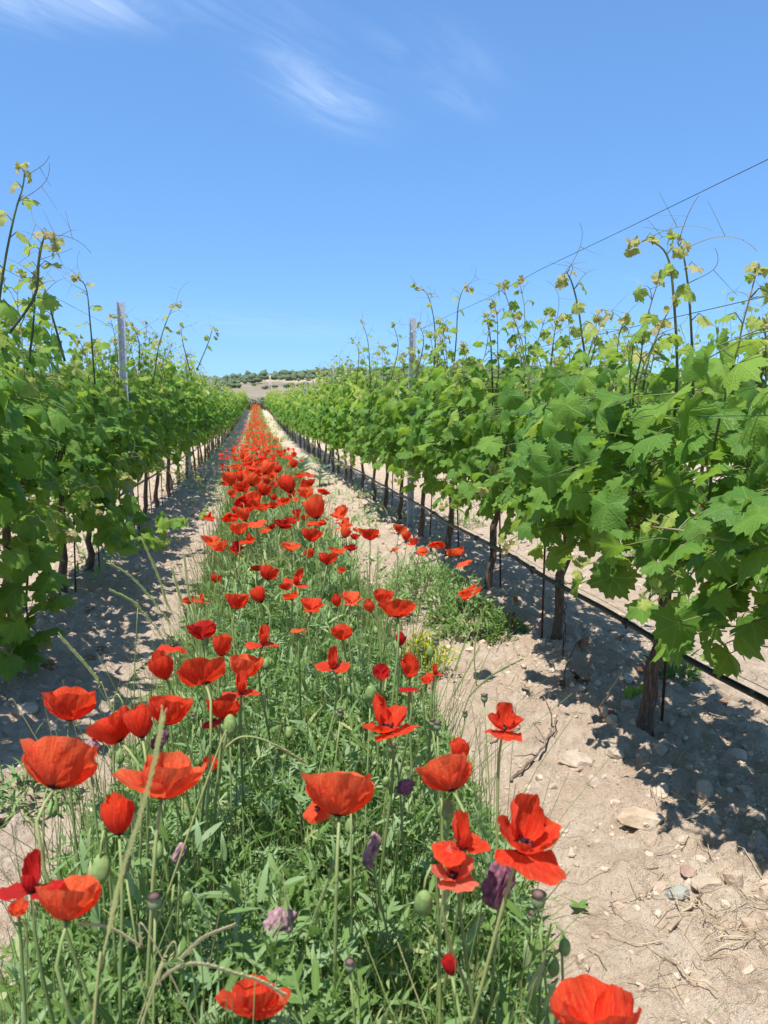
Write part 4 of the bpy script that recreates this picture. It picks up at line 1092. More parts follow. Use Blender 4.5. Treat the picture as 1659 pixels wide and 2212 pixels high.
for q, (cx, cy, wc) in enumerate(SIDE):
    mid_poppy(398+cx*.32, 730+cy*.32, wc*.32, ['topmost poppy of the cluster at the foot of the right steel post', 'second poppy from the top in the steel post cluster', 'middle poppy of the steel post cluster, overlapping the second', 'rightmost poppy of the steel post cluster', 'leftmost and lowest poppy of the steel post cluster'][q], 'poppies at the foot of the post', .42)
for (x, y, wpx), lab in zip(SIDE2, ['glossy round poppy beyond the weed clump, higher of the two by the third trunk', 'rosy poppy between the steel post cluster and the third trunk',
                                    'lower of two poppies by the third trunk of the right row', 'single poppy above the weed clump at the right row']):
    mid_poppy(x, y, wpx, lab, None, .40)

# smaller poppies: one mesh each, shared
def small_poppy_mesh(seed, nu, nv, sides, stem_n):
    rng = np.random.RandomState(seed); st = list(STYLES)[seed % len(STYLES)]
    g = G(); w_ = .076; H = rng.uniform(.54, .68); tl = nrm(np.array([rng.normal(0, .25), rng.normal(.1, .3), 1]))
    rot = np.array(Vector((0, 0, 1)).rotation_difference(Vector(tl)).to_matrix())
    for (az, wd, e0, e1, L) in STYLES[st]:
        P, f, lc = petal_geo(az+rng.normal(0, 8), wd, e0+rng.normal(0, 6), e1+rng.normal(0, 10), L, rng, nu, nv)
        g.add((P*w_*.56)@rot.T+np.array([0, 0, H]), None, f, lc, m=0)
    S = spline([(rng.normal(0, .05), rng.normal(0, .05), -.02), (rng.normal(0, .02), rng.normal(0, .02), H*.5), (0, 0, H)], stem_n)
    tube_into(g, S, .0021, sides, m=1, tint=rng.uniform(.2, .7), cap=False)
    v, f = ico(0); g.add(v*.006+np.array([0, 0, H+.006]), f, m=2)
    return g.mesh('poppy', [M_PETAL if seed % 3 else M_PETAL2, M_STEM, M_CORE])
SP = [small_poppy_mesh(s_, 6, 5, 4, 5) for s_ in range(12)]
STRIP = (-.44, .54)
def in_strip(x, y, soft=0.0):
    a = STRIP[0]+.15*sstep(np.asarray(y), 1.3, 2.7)+.10*(fbm(np.asarray(y)*1.1, np.asarray(y)*0+3, 61, 2)-.5); b = STRIP[1]-.24*(1-sstep(np.asarray(y), .7, 1.6))+.14*(fbm(np.asarray(y)*1.1, np.asarray(y)*0+9, 62, 2)-.5)
    return (x > a-soft) & (x < b+soft)
rs = np.random.RandomState(77)
cand = []
while len(cand) < 1750:
    y = 5.9+(FIELD_END-8-5.9)*rs.rand()**1.3
    x = rs.normal(.03, .21)
    if not (-.48 < x < .55): continue
    if fbm(np.array(x*2.2), np.array(y*1.1), 91, 2) < .46+.14*rs.rand(): continue
    cand.append((y, x))
cand.sort()
N_IND = 175
for y, x in cand[:N_IND]:
    o = new_obj('poppy', SP[rs.randint(12)], None, (x, y, float(gz(x, y)))); o.rotation_euler.z = rs.uniform(0, 6.28); s_ = rs.uniform(.85, 1.12); o.scale = (s_, s_, s_*rs.uniform(.92, 1.04))
    sd = 'left' if x < -.12 else ('middle' if x < .18 else 'right'); wh = 'level with the thistles' if y > 8 else ('just before the thistles' if y > 6.3 else 'farther back than the dense patch')
    tag(o, f'small red poppy in the {sd} of the strip, {wh}', 'poppy', f'poppies {wh}, {sd}')
# the rest, too many and too far to tell apart
tv = []
def far_poppy_tpl(seed):
    rng = np.random.RandomState(seed); vs_, fs_, n = [], [], 0
    for az in (0, 90, 180, 270):
        P, f, lc = petal_geo(az+rng.normal(0, 10), 66, rng.uniform(10, 35), rng.uniform(20, 75), 1, rng, 3, 3)
        vs_.append(P); fs_.append(f+n); n += len(P)
    return np.concatenate(vs_), np.concatenate(fs_)
g = G(); far = np.array(cand[N_IND:])
side_s = np.stack([rs.uniform(4, 40, 420), np.where(rs.rand(420) < .5, rs.normal(ROW_L-ROW_GAP*.5, .25, 420), rs.normal(ROW_R+ROW_GAP*.5, .25, 420))], -1)
far = np.concatenate([far, side_s])
H = rs.uniform(.52, .70, len(far)); H[len(far)-420:] = rs.uniform(.35, .6, 420)
fz = gz(far[:, 1], far[:, 0])
for q in range(5):
    tv_, tf_ = far_poppy_tpl(q); sel = np.arange(len(far)) % 5 == q; n = sel.sum(); a = rs.uniform(0, 6.28, n)
    S = rs.uniform(.030, .046, n); M = np.zeros((n, 3, 3)); M[:, 0, 0] = np.cos(a); M[:, 0, 1] = -np.sin(a); M[:, 1, 0] = np.sin(a); M[:, 1, 1] = np.cos(a); M[:, 2, 2] = 1
    M = M@np.array([[1, 0, 0], [0, 1, .0], [0, .0, 1]]); M[:, 2, 1] += rs.normal(0, .25, n)
    lc2 = np.tile([0, .6], (len(tv_), 1)); inst(g, tv_, None, lc2, M*S[:, None, None], np.stack([far[sel, 1], far[sel, 0], fz[sel]+H[sel]], -1), rs.rand(n), 0, tf_)
A = np.stack([far[:, 1]+rs.normal(0, .04, len(far)), far[:, 0]+rs.normal(0, .04, len(far)), fz], -1); B = np.stack([far[:, 1], far[:, 0], fz+H], -1)
v, f3, f4 = tubes(np.stack([A, B], 1), .0024, 3, False); g.add(v, f3, f4, m=1, tint=.5)
tag(g.build('distant_poppies', [M_PETAL, M_STEM]), 'mass of tiny red poppies running along the strip to the horizon', 'poppies', kind='stuff')

# ------------------------------------------------------------------ greenery of the strip
def pinnate(seed, pairs=5):
    """a deeply cut poppy leaf, 1 long, foot at 0, tip along +y, arching"""
    rng = np.random.RandomState(seed); V, F = [], []
    ys = np.linspace(0, 1, 6); zc = lambda y: -.38*y*y*rng_c+.05
    rng_c = rng.uniform(.4, 1.3)
    wd = np.array([.02, .035, .045, .04, .03, .0])
    for y, q in zip(ys, wd): V += [(-q, y, zc(y)), (q, y, zc(y))]
    for i in range(5): F += [(2*i, 2*i+1, 2*i+3), (2*i, 2*i+3, 2*i+2)]
    pairs = rng.randint(3, 6)
    for i in range(pairs):
        y = .18+.62*i/(pairs-1)*1.0; ln = .30*(math.sin((i+.9)/pairs*2.6)+.25)*rng.uniform(.6, 1.2)
        for s_ in (-1, 1):
            ln *= rng.uniform(.6, 1.25); n = len(V); yy = y+rng.normal(0, .05)
            V += [(s_*.02, yy-.05, zc(yy)), (s_*.02, yy+.06, zc(yy)), (s_*ln, yy+ln*.75, zc(yy)+rng.normal(0, .05)+.03), (s_*ln*.62, yy+ln*.28-.035, zc(yy)+.02)]
            F += [(n, n+3, n+2), (n, n+2, n+1)] if s_ > 0 else [(n, n+2, n+3), (n, n+1, n+2)]
    v = np.array(V); return v, np.array(F), v[:, :2]
def lance(seed):
    rng = np.random.RandomState(seed); c = rng.uniform(.2, .8)
    ys = np.array([0, .3, .65, 1.0]); wd = np.array([.05, .11, .08, .0]); V, F = [], []
    for y, q in zip(ys, wd): V += [(-q, y, -c*y*y*.5+.03), (q, y, -c*y*y*.5+.03)]
    for i in range(3): F += [(2*i, 2*i+1, 2*i+3), (2*i, 2*i+3, 2*i+2)]
    v = np.array(V); return v, np.array(F), v[:, :2]
PIN = [pinnate(s_) for s_ in range(10)]; LAN = [lance(s_) for s_ in range(4)]
def scatter_green(name, label, N, y0, y1, tpls, smin, smax, zmax, seed, tint0, tint1, ypow=1.0, soft=.05, up=.75):
    rng = np.random.RandomState(seed); n2 = int(N*1.6)
    u = rng.rand(n2); Y = y0*(y1/y0)**u if ypow == 0 else y0+(y1-y0)*u**ypow
    X = rng.uniform(STRIP[0]-.15, STRIP[1]+.2, n2)
    e = np.minimum(X-STRIP[0]-.15*sstep(Y, 1.3, 2.7), STRIP[1]-X)
    dens = fbm(X*5, Y*5, seed+5, 3); ok = in_strip(X, Y, soft) & (dens > .30+.0*rng.rand(n2)) & (rng.rand(n2) < sstep(e, -.12, .10)*.85+.15)
    X, Y, dens = X[ok][:N], Y[ok][:N], dens[ok][:N]; n = len(X)
    edge = sstep(np.minimum(X-STRIP[0]-.15*sstep(Y, 1.3, 2.7), STRIP[1]-X), -.05, .16)*.65+.35
    h = zmax*rng.rand(n)**1.25*edge*(.55+.9*dens)
    a = rng.uniform(0, 6.28, n); el = rng.normal(up, .45, n)
    tip = np.stack([np.cos(a)*np.cos(el), np.sin(a)*np.cos(el), np.sin(el)], -1)
    nor = np.stack([-np.cos(a)*np.sin(el), -np.sin(a)*np.sin(el), np.cos(el)], -1)+rng.normal(size=(n, 3))*.35
    S = rng.uniform(smin, smax, n); M = frames(tip, nor, S)
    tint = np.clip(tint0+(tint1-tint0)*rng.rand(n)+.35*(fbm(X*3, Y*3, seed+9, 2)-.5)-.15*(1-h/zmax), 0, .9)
    dry = rng.rand(n) < .03; tint[dry] = rng.uniform(.9, 1, dry.sum())
    P = np.stack([X, Y, gz(X, Y)+h], -1); g = G(); k = len(tpls)
    for q in range(k):
        s_ = np.arange(n) % k == q; inst(g, tpls[q][0], tpls[q][1], tpls[q][2], M[s_], P[s_], tint[s_])
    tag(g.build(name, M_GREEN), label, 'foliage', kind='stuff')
scatter_green('poppy_foliage', 'feathery green poppy leaves filling the near strip', 20000, .62, 3.0, PIN, .022, .072, .34, 1, .22, .90, 1.15)
scatter_green('weed_foliage', 'small narrow weed leaves between the poppy stems', 24000, .58, 3.6, LAN, .018, .060, .38, 2, .22, .86, 1.1)
scatter_green('middle_foliage', 'green undergrowth of the middle stretch of the strip', 17000, 3.0, 11, PIN[:3]+LAN, .05, .13, .36, 3, .25, .85, 1.25)
scatter_green('far_foliage', 'thin green undergrowth below the distant poppies', 15000, 11, FIELD_END-6, LAN, .12, .30, .40, 4, .25, .85, 1.6)

def path_weeds():
    rng = np.random.RandomState(66); N = 5200; Y = 5*(60/5)**rng.rand(N); side = rng.rand(N) < .6
    X = np.where(side, rng.uniform(.50, 1.5, N), rng.uniform(-1.4, -.42, N)); ok = fbm(X*1.7+4, Y*.9, 67, 3) > .55; X, Y = X[ok], Y[ok]; n = len(X)
    a = rng.uniform(0, 6.28, n); el = rng.normal(.7, .4, n); tip = np.stack([np.cos(a)*np.cos(el), np.sin(a)*np.cos(el), np.sin(el)], -1); nor = np.stack([-np.cos(a)*np.sin(el), -np.sin(a)*np.sin(el), np.cos(el)], -1)
    M = frames(tip, nor, rng.uniform(.05, .11, n)*np.clip(Y/9, 1, 2.2)); P = np.stack([X, Y, gz(X, Y)+.09*rng.rand(n)**2], -1); T = np.clip(rng.normal(.55, .25, n), 0, 1); g = G()
    for q in range(4):
        s_ = np.arange(n) % 4 == q; inst(g, LAN[q][0], LAN[q][1], LAN[q][2], M[s_], P[s_], T[s_])
    tag(g.build('path_weeds', M_GREEN), 'low patchy weeds along the bare soil between strip and vine rows', 'weeds', kind='stuff')
path_weeds()
def scatter_stems(name, label, N, y0, y1, hmin, hmax, r, seed, sides, K, ypow=1.1):
    rng = np.random.RandomState(seed); Y = y0+(y1-y0)*rng.rand(N)**ypow; X = rng.uniform(STRIP[0]-.06, STRIP[1]+.08, N)
    ok = in_strip(X, Y, .0); X, Y = X[ok], Y[ok]; n = len(X)
    H = rng.uniform(hmin, hmax, n); a = rng.uniform(0, 6.28, n); ln = np.abs(rng.normal(0, .10, n))*H/.4; q = np.linspace(0, 1, K)
    P = np.stack([X[:, None]+np.cos(a)[:, None]*ln[:, None]*q**1.7, Y[:, None]+np.sin(a)[:, None]*ln[:, None]*q**1.7, gz(X, Y)[:, None]-.01+H[:, None]*q], -1)
    v, f3, f4 = tubes(P, r*(1-.55*q)[None]*rng.uniform(.7, 1.25, n)[:, None], sides, False)
    g = G(); lc = np.zeros((len(v), 3)); lc[:, 0] = .3; lc[:, 2] = np.repeat(np.clip(rng.beta(2, 3.6, n)*.9+.1*(rng.rand(n) < .1)*5, 0, 1), K*sides); g.add(v, f3, f4, lc)
    tag(g.build(name, M_STEM), label, 'stems', kind='stuff')
scatter_stems('meadow_stems', 'thin upright green stems crowding the near strip', 6200, .5, 4.4, .16, .56, .0014, 11, 3, 5)
scatter_stems('middle_stems', 'thin upright green stems farther along the strip', 7500, 4.0, 16, .22, .58, .0022, 12, 3, 4)

# poppy buds, pods and withered flowers of the near strip
def hang_bud(p, size, label, group, rng, col=M_BUD, up=False):
    """p: centre of the bud"""
    bx, by = p[0]+rng.normal(0, .04), p[1]+rng.normal(0, .05); bz = float(gz(bx, by)); root = empty('poppy_bud', (bx, by, bz)); tag(root, label, 'bud', group)
    c = np.array(p)-np.array([bx, by, bz]); a = rng.uniform(0, 6.28); hx = np.array([math.cos(a), math.sin(a), 0])
    if up: pts = [(0, 0, -.01), c*.5+hx*.01, c-np.array([0, 0, size*.5])]
    else: pts = [(0, 0, -.01), (c-hx*.03)*np.array([1, 1, .6]), c-hx*.022+np.array([0, 0, size*.8]), c-hx*.006+np.array([0, 0, size*1.05]), c+np.array([0, 0, size*.45])]
    g = G(); tube_into(g, spline(pts, 12), np.linspace(.0024, .0015, 12), 5, tint=.55); g.build('stem', M_STEM, root)
    v, f = ico(2); v = v*np.array([.36, .36, .62])*size; v[:, :2] *= (1-.22*v[:, 2:]/size)
    til = np.array(Matrix.Rotation(rng.normal(0, .35), 3, 'X')); g = G(); g.add(v@til.T+c, f); g.build('bud', col, root)
def seed_pod(p, size, label, group, rng):
    bx, by = p[0]+rng.normal(0, .04), p[1]+rng.normal(0, .05); bz = float(gz(bx, by)); root = empty('poppy_seed_pod', (bx, by, bz)); tag(root, label, 'seed pod', group)
    c = np.array(p)-np.array([bx, by, bz])
    g = G(); tube_into(g, spline([(0, 0, -.01), c*.5+rng.normal(0, .012, 3), c], 9), np.linspace(.0022, .0016, 9), 5, tint=.6); g.build('stem', M_STEM, root)
    g = G(); pod_geo(g, size*.42, size); g.v = [v+c for v in g.v]; g.build('capsule', [M_POD, M_PODCAP], root)
def withered(p, size, label, rng, mat_=M_WILT, stretch=(.42, .42, .95)):
    bx, by = p[0]+rng.normal(0, .03), p[1]+rng.normal(0, .04); bz = float(gz(bx, by)); root = empty('withered_poppy', (bx, by, bz)); tag(root, label, 'poppy', 'withered poppies')
    c = np.array(p)-np.array([bx, by, bz])
    g = G(); tube_into(g, spline([(0, 0, -.01), c*.5+rng.normal(0, .012, 3), c-np.array([0, 0, size*.3])], 9), np.linspace(.0024, .0018, 9), 5, tint=.5); g.build('stem', M_STEM, root)
    v, f = ico(3); an = np.arctan2(v[:, 1], v[:, 0]); v = v*np.array(stretch)*.55*size
    fold = 1+.30*np.sin(an*5+v[:, 2]/size*6)+.16*np.sin(an*11-v[:, 2]/size*11); v[:, :2] *= fold[:, None]; v[:, 0] += .10*size*np.sin(v[:, 2]/size*5)
    g = G(); g.add(v+c, f); g.build('crumpled_petals', mat_, root)
rb = np.random.RandomState(21)
def side3(x): return 'left side' if x < -.12 else ('middle' if x < .22 else 'right side')
for (x, y, h, s_, lab, up) in [(497, 1568, .58, .034, 'fat pale-green bud beside the bowl-shaped poppy', True), (915, 1950, .50, .034, 'plump yellowish drooping bud, right of the middle near the bottom', False), (968, 1750, .57, .026, 'slanting pale-green bud beside the fan-shaped poppy at soil edge', True),
                            (218, 1875, .52, .032, 'fat olive bud standing left of the grass stalk', False), (1220, 2045, .40, .022, 'little brown nodding bud on a hooked stem over the soil', False), (1195, 2085, .36, .024, 'green nodding bud beside the little brown one', False),
                            (800, 1500, .60, .030, 'pale bud left of the lip-petalled poppy', True), (445, 1385, .62, .018, 'small grey-green bud beside the half-shut poppy', True)]:
    hang_bud(at_z(x, y, h), s_, lab, None, rb, up=up)
for i in range(26):
    y = rb.uniform(.75, 2.4); x = rb.uniform(STRIP[0]+.03, STRIP[1]-.03)
    hang_bud(np.array([x, y, rb.uniform(.28, .50)]), rb.uniform(.018, .030), f'nodding green poppy bud low among the stems, {side3(x)} of the near strip', f'nodding buds, {side3(x)} of the near strip', rb, up=rb.rand() < .35)
for (x, y, h, s_, lab) in [(1162, 1965, .44, .024, 'grey-green seed pod alone over the sunny soil'), (942, 1395, .60, .016, 'grey-green ribbed seed pod at soil edge behind the little poppy'), (945, 1580, .55, .017, 'seed pod between the lip-petalled and heart-shaped poppies')]:
    seed_pod(at_z(x, y, h), s_, lab, None, rb)
for i in range(24):
    y = rb.uniform(.8, 3.0); x = rb.uniform(STRIP[0]+.03, STRIP[1]-.03)
    seed_pod(np.array([x, y, rb.uniform(.30, .55)]), rb.uniform(.013, .020), f'small grey-green seed pod among the stems, {side3(x)} of the near strip', f'seed pods, {side3(x)} of the near strip', rb)
M_WILT2 = mat_plain('withered_petal_pale', (.33, .20, .20), .75, .2, var=.5, sc=110, bump=.6)
for (x, y, h, s_, lab, mt, stt) in [(1080, 1902, .52, .075, 'large dark purple withered poppy below the layered one, over soil', M_WILT, (.36, .36, .95)), (803, 1838, .48, .055, 'long thin purplish withered poppy in the middle', M_WILT2, (.26, .26, 1.0)),
                                (605, 1992, .42, .042, 'round pinkish withered poppy head near the bottom middle', M_WILT2, (.75, .75, .9)), (193, 1626, .60, .044, 'pale shrivelled poppy beside the big fanned one at left', M_WILT2, (.45, .45, .9)),
                                (876, 1700, .50, .030, 'small dark purple withered poppy in the green, middle', M_WILT, (.7, .7, .8)), (388, 1843, .47, .032, 'small mauve withered poppy beside a stem at left', M_WILT2, (.4, .4, .95)), (345, 1598, .60, .036, 'blackish withered poppy under the crowded three', M_WILT, (.5, .5, .9))]:
    withered(at_z(x, y, h), s_, lab, rb, mt, stt)

# grass stalks with seed heads, traced where they stand out
def grass_stalk(pts, label, head=.45, r=.0022, tint=.85, spl=.016, rng=rb, group='seeding grass stalks'):
    """pts from the tip down; the last point is carried on to the ground"""
    pts = [np.array(p) for p in pts]; last = pts[-1]; dl = last-pts[-2]; hz = max(0, last[2]-float(gz(last[0], last[1]))); kx, ky = (np.clip(dl[:2]/max(.01, -dl[2]), -.5, .5) if dl[2] < 0 else (0, 0)); bx, by = last[0]+kx*hz*.75, last[1]+ky*hz*.75
    bz = float(gz(bx, by)); base = np.array([bx, by, bz]); allp = [p-base for p in pts]+([np.zeros(3)-np.array([0, 0, .01])] if last[2] > bz+.03 else [])
    P = spline(allp, 40)[::-1]; root = empty('grass_stalk', base); tag(root, label, 'grass', group)
    g = G(); tube_into(g, P, np.linspace(r*1.2, r*.5, 40), 5, tint=tint); g.build('stem', M_STEM, root)
    v, f = ico(1); g = G(); L = np.linalg.norm(np.diff(P, axis=0), axis=1).sum(); n = max(6, int(head*L/(spl*.62))); 
    for q in range(n):
        s_ = 1-head*(1-q/(n-1)); k = min(38, int(s_*39)); p = P[k]+(P[k+1]-P[k])*(s_*39-k); t = nrm(P[min(39, k+1)]-P[k]); sd = nrm(np.cross(t, [.2, 1, .3]))*(1 if q % 2 else -1)
        d = nrm(t+sd*.30); z = nrm(np.cross(d, [.3, .8, .4])); x = np.cross(d, z); ln = spl*rng.uniform(.8, 1.15)
        g.add((v*np.array([.10, .5, .06])*ln)@np.stack([x, d, z])+p+d*ln*.45, f, tint=min(1, tint+rng.uniform(-.1, .1)))
    g.build('seed_head', M_STEM, root)
def pz(pts, Y0, Y1=None): return poly(pts, Y0, Y1)
grass_stalk(pz([(352, 1545), (335, 1640), (300, 1770), (262, 1890), (240, 1990), (218, 2090), (203, 2200)], .70, .66), 'long pale yellow grass spike crossing the poppies at the left foreground', .62, .0013, .84, .0092)
grass_stalk(pz([(655, 1645), (610, 1618), (565, 1596), (520, 1592), (485, 1618), (455, 1665)], 1.05), 'arching pale grass stalk bowing to the right in the middle', .25, .0014, .78, .009)
grass_stalk(pz([(610, 2145), (560, 2118), (500, 2100), (440, 2083), (390, 2088), (345, 2120), (315, 2185)], .72), 'brown arching dry grass spike at the bottom', .75, .0010, .97, .008)
grass_stalk(pz([(180, 1995), (240, 2005), (300, 2040), (345, 2060)], .85), 'short straw-coloured bent spike at the lower left', .6, .0009, .98, .008)
grass_stalk(pz([(500, 2000), (440, 2025), (390, 2070), (330, 2125)], .80), 'straw-coloured spike slanting up to the right near the bottom', .55, .0009, .96, .008)
for pts, Y, lab in [([(241, 1219), (288, 1250), (336, 1304), (378, 1362), (405, 1410)], 1.95, 'longest of the slanting grass spikes over the left soil'), ([(307, 1163), (342, 1244), (365, 1311), (413, 1381)], 2.0, 'steeper grass spike above the longest slanting one'),
                    ([(373, 1231), (392, 1300), (420, 1372)], 2.0, 'short grass spike between two steeper ones, left of the strip'), ([(398, 1200), (408, 1280), (424, 1356)], 2.1, 'nearly upright grass spike, rightmost of the left bundle'),
                    ([(243, 1277), (275, 1293), (300, 1312), (345, 1370), (375, 1430)], 1.9, 'drooping feathery grass spike over the left soil'), ([(133, 1378), (182, 1432), (215, 1475), (240, 1530)], 1.6, 'lone thin grass spike leaning left over the shaded soil')]:
    grass_stalk(pz(pts, Y), lab, .55, .0013, .72, .014)
for pts, Y, lab in [([(1034, 1254), (996, 1338), (968, 1416), (943, 1478), (923, 1542)], 1.9, 'tall thin grass spike leaning right before the weed clump'), ([(1125, 1425), (1060, 1461), (1010, 1509), (985, 1560)], 1.7, 'grass spike leaning far right over the sunny soil'),
                    ([(1035, 1400), (1005, 1455), (975, 1510), (950, 1560)], 1.75, 'grass spike between the two leaning right'), ([(1010, 1374), (985, 1440), (958, 1500)], 1.85, 'shorter grass spike beside the tall leaning one'),
                    ([(817, 1184), (814, 1260), (811, 1324), (800, 1400)], 2.1, 'tallest upright grass spike behind the big crinkled dome'), ([(793, 1222), (796, 1290), (792, 1350), (785, 1420)], 2.1, 'upright grass spike left of the tallest one'),
                    ([(853, 1226), (843, 1290), (835, 1340), (830, 1400)], 2.15, 'upright grass spike right of the tallest one'), ([(775, 1240), (782, 1300), (780, 1370)], 2.2, 'short upright grass spike at the left of three taller ones'),
                    ([(640, 1165), (610, 1195), (580, 1240), (570, 1290)], 3.0, 'leaning green grass spike among the dense red poppies')]:
    grass_stalk(pz(pts, Y), lab, .5, .0013, .62, .013)

# low weed clumps, yellow flower clumps, thistle, vetch
def weed_clump(x, y, rx, ry, h, n, label, seed, tint, leaf=LAN, ls=(.03, .058)):
    rng = np.random.RandomState(seed); p = at_z(x, y, float(gz(.9, 4))+.05); c = np.array([p[0], p[1], float(gz(p[0], p[1]))])
    root = empty('weed_clump', c); tag(root, label, 'weed')
    a = rng.uniform(0, 6.28, n); r = np.sqrt(rng.rand(n)); X = np.cos(a)*r*rx; Yy = np.sin(a)*r*ry; pat = fbm(X*11+seed, Yy*11, seed, 3); top = h*(1-.75*r**2)*(.25+1.6*sstep(pat, .3, .75)); Z = top*rng.rand(n)**.7
    el = rng.normal(.55, .5, n); b = a+rng.normal(0, .9, n); tip = np.stack([np.cos(b)*np.cos(el), np.sin(b)*np.cos(el), np.sin(el)], -1); nor = np.stack([-np.cos(b)*np.sin(el), -np.sin(b)*np.sin(el), np.cos(el)], -1)+rng.normal(size=(n, 3))*.3
    M = frames(tip, nor, rng.uniform(ls[0], ls[1], n)); P = np.stack([X, Yy, Z+gz(c[0]+X, c[1]+Yy)-c[2]], -1); g = G(); T = np.clip(rng.normal(tint, .16, n), 0, .95); M[pat < .36] *= .3
    for q in range(len(leaf)):
        s_ = np.arange(n) % len(leaf) == q; inst(g, leaf[q][0], leaf[q][1], leaf[q][2], M[s_], P[s_], T[s_])
    tag(g.build('foliage', M_GREEN, root), kind='stuff')
    m = max(30, n//14); s_ = rng.permutation(n)[:m]; A = np.stack([X[s_]*.7, Yy[s_]*.7, np.full(m, -.01)], -1); B = P[s_]
    v, f3, f4 = tubes(np.stack([A, (A+B)/2+rng.normal(0, .006, (m, 3)), B], 1), .0013, 4, False); g = G(); g.add(v, f3, f4, tint=.4); tag(g.build('stems', M_STEM, root), kind='stuff')
    return root
weed_clump(915, 1258, .23, .50, .14, 2000, 'bright green leafy weed clump beside the strip, below the post cluster', 1, .42)
weed_clump(1000, 1335, .20, .34, .15, 1500, 'dark green bushy weed clump between the strip and third trunk', 2, .30, ls=(.03, .065))
weed_clump(820, 1300, .22, .4, .12, 900, 'thin low weeds between the strip and bright green clump', 3, .4)
weed_clump(1090, 1370, .10, .10, .10, 260, 'small weed tuft at the shaded edge of the dark green clump', 4, .12)
weed_clump(1455, 1440, .10, .12, .10, 300, 'small leafy weed behind the hose at the right', 5, .15)
weed_clump(1345, 1180, .16, .22, .12, 300, 'pale weed tuft on the sunlit soil under the right vines', 6, .35)
weed_clump(1000, 1120, .22, .3, .14, 500, 'weed tuft behind the trunks of the right row', 7, .2)
weed_clump(300, 1130, .12, .4, .07, 200, 'low dry weeds along the foot of the left trunks', 8, .6)
weed_clump(40, 1700, .16, .14, .12, 350, 'sparse weeds on the soil at the left edge', 9, .5)
def yellow_clump(x, y, r, n, label, seed):
    rng = np.random.RandomState(seed); p = at_z(x, y, .16); c = np.array([p[0], p[1], float(gz(p[0], p[1]))]); root = empty('spurge_clump', c); tag(root, label, 'flower clump')
    q = rng.normal(0, r*.5, (n, 2)); H = rng.uniform(.10, .22, n)*(1-np.clip(np.hypot(q[:, 0], q[:, 1])/r, 0, 1)*.4); B = np.stack([q[:, 0], q[:, 1], H], -1)
    v, f3, f4 = tubes(np.stack([B*np.array([.4, .4, 0]), B*np.array([.8, .8, .6]), B], 1), .0012, 4, False); g = G(); g.add(v, f3, f4, tint=.4); tag(g.build('stems', M_STEM, root), kind='stuff')
    th = np.arange(6)*math.pi/3; tv_ = np.concatenate([[(0, 0, -.15)], np.stack([np.cos(th), np.sin(th), .12*np.ones(6)], -1)]); tf_ = np.array([(0, 1+i, 1+(i+1) % 6) for i in range(6)])
    g = G(); Pn = np.repeat(B, 4, 0)+rng.normal(0, .010, (n*4, 3)); inst(g, tv_, tf_, tv_[:, :2], rand_rot(rng, n*4, rng.uniform(.005, .010, n*4))*np.array([1, 1, 1])[None, None], Pn, rng.rand(n*4)); tag(g.build('bracts', M_YELLOW, root), kind='stuff')
yellow_clump(915, 1378, .11, 130, 'yellow-green flowering spurge clump at the right edge of the strip', 1)
yellow_clump(420, 1618, .09, 60, 'yellow flowering spurge under the crowded poppies at left', 2)
def thistle(x, y, size, label, seed, n=11):
    rng = np.random.RandomState(seed); p = at_z(x, y, .28); c = np.array([p[0], p[1], float(gz(p[0], p[1]))]); root = empty('thistle', c); tag(root, label, 'thistle', 'blue-green thistles')
    for i in range(n):
        a = i*2.4+rng.normal(0, .2); el = rng.uniform(.35, 1.15); t = np.array([[math.cos(a)*math.cos(el), math.sin(a)*math.cos(el), math.sin(el)]]); nn = np.array([[-math.cos(a)*math.sin(el), -math.sin(a)*math.sin(el), math.cos(el)]])
        M = frames(t, nn, [size*rng.uniform(.7, 1.15)]); g = G(); v, f, lc = pinnate(50+seed*20+i, 6); inst(g, v*np.array([1.5, 1, 1.3]), f, lc, M, np.array([[0, 0, rng.uniform(.05, .28)]]), [.5]); g.build('leaf', M_THISTLE, root)
    g = G(); tube_into(g, [(0, 0, -.01), (.01, 0, .22), (.0, .01, .36)], [.012, .010, .006], 7, tint=.5); g.build('stem', M_STEM, root)
M_THISTLE = mat_green('thistle_leaf', [(0, (.10, .18, .12)), (1, (.22, .30, .20))], .2, .5)
thistle(650, 1003, .30, 'blue-green spiny thistle standing among the poppies, left of two', 1)
thistle(690, 1012, .26, 'blue-green thistle at the right edge of the poppies', 2)
def vetch(x, y, label, seed, ang):
    rng = np.random.RandomState(seed); p = at_z(x, y, .12); c = np.array([p[0], p[1], float(gz(p[0], p[1]))]); root = empty('vetch', c); tag(root, label, 'weed')
    d = np.array([math.cos(ang), math.sin(ang)*.5, 0]); P = spline([(0, 0, -.01), d*.06+np.array([0, 0, .08]), d*.16+np.array([0, 0, .13]), d*.26+np.array([0, 0, .14])], 16)
    g = G(); tube_into(g, P, .0016, 5, tint=.4); g.build('stem', M_STEM, root)
    for i in range(4, 16, 1):
        for s_ in (-1, 1):
            t = nrm(np.array([[d[0]*.5, s_*.8, .45+rng.normal(0, .2)]])); M = frames(t, np.array([[0, 0, 1.0]])+rng.normal(0, .25, (1, 3)), [.036]); g = G()
            inst(g, LAN[i % 4][0]*np.array([2.2, 1, 1]), LAN[i % 4][1], LAN[i % 4][2], M, P[i][None], [.18]); g.build('leaflet', M_GREEN, root)
vetch(262, 1425, 'vetch sprig with paired leaflets at the left soil edge', 1, .35)
vetch(300, 1540, 'leafy vetch sprig below the first, between poppies and soil', 2, .9)
vetch(235, 1500, 'small vetch sprig nearest the shaded left soil', 3, .2)
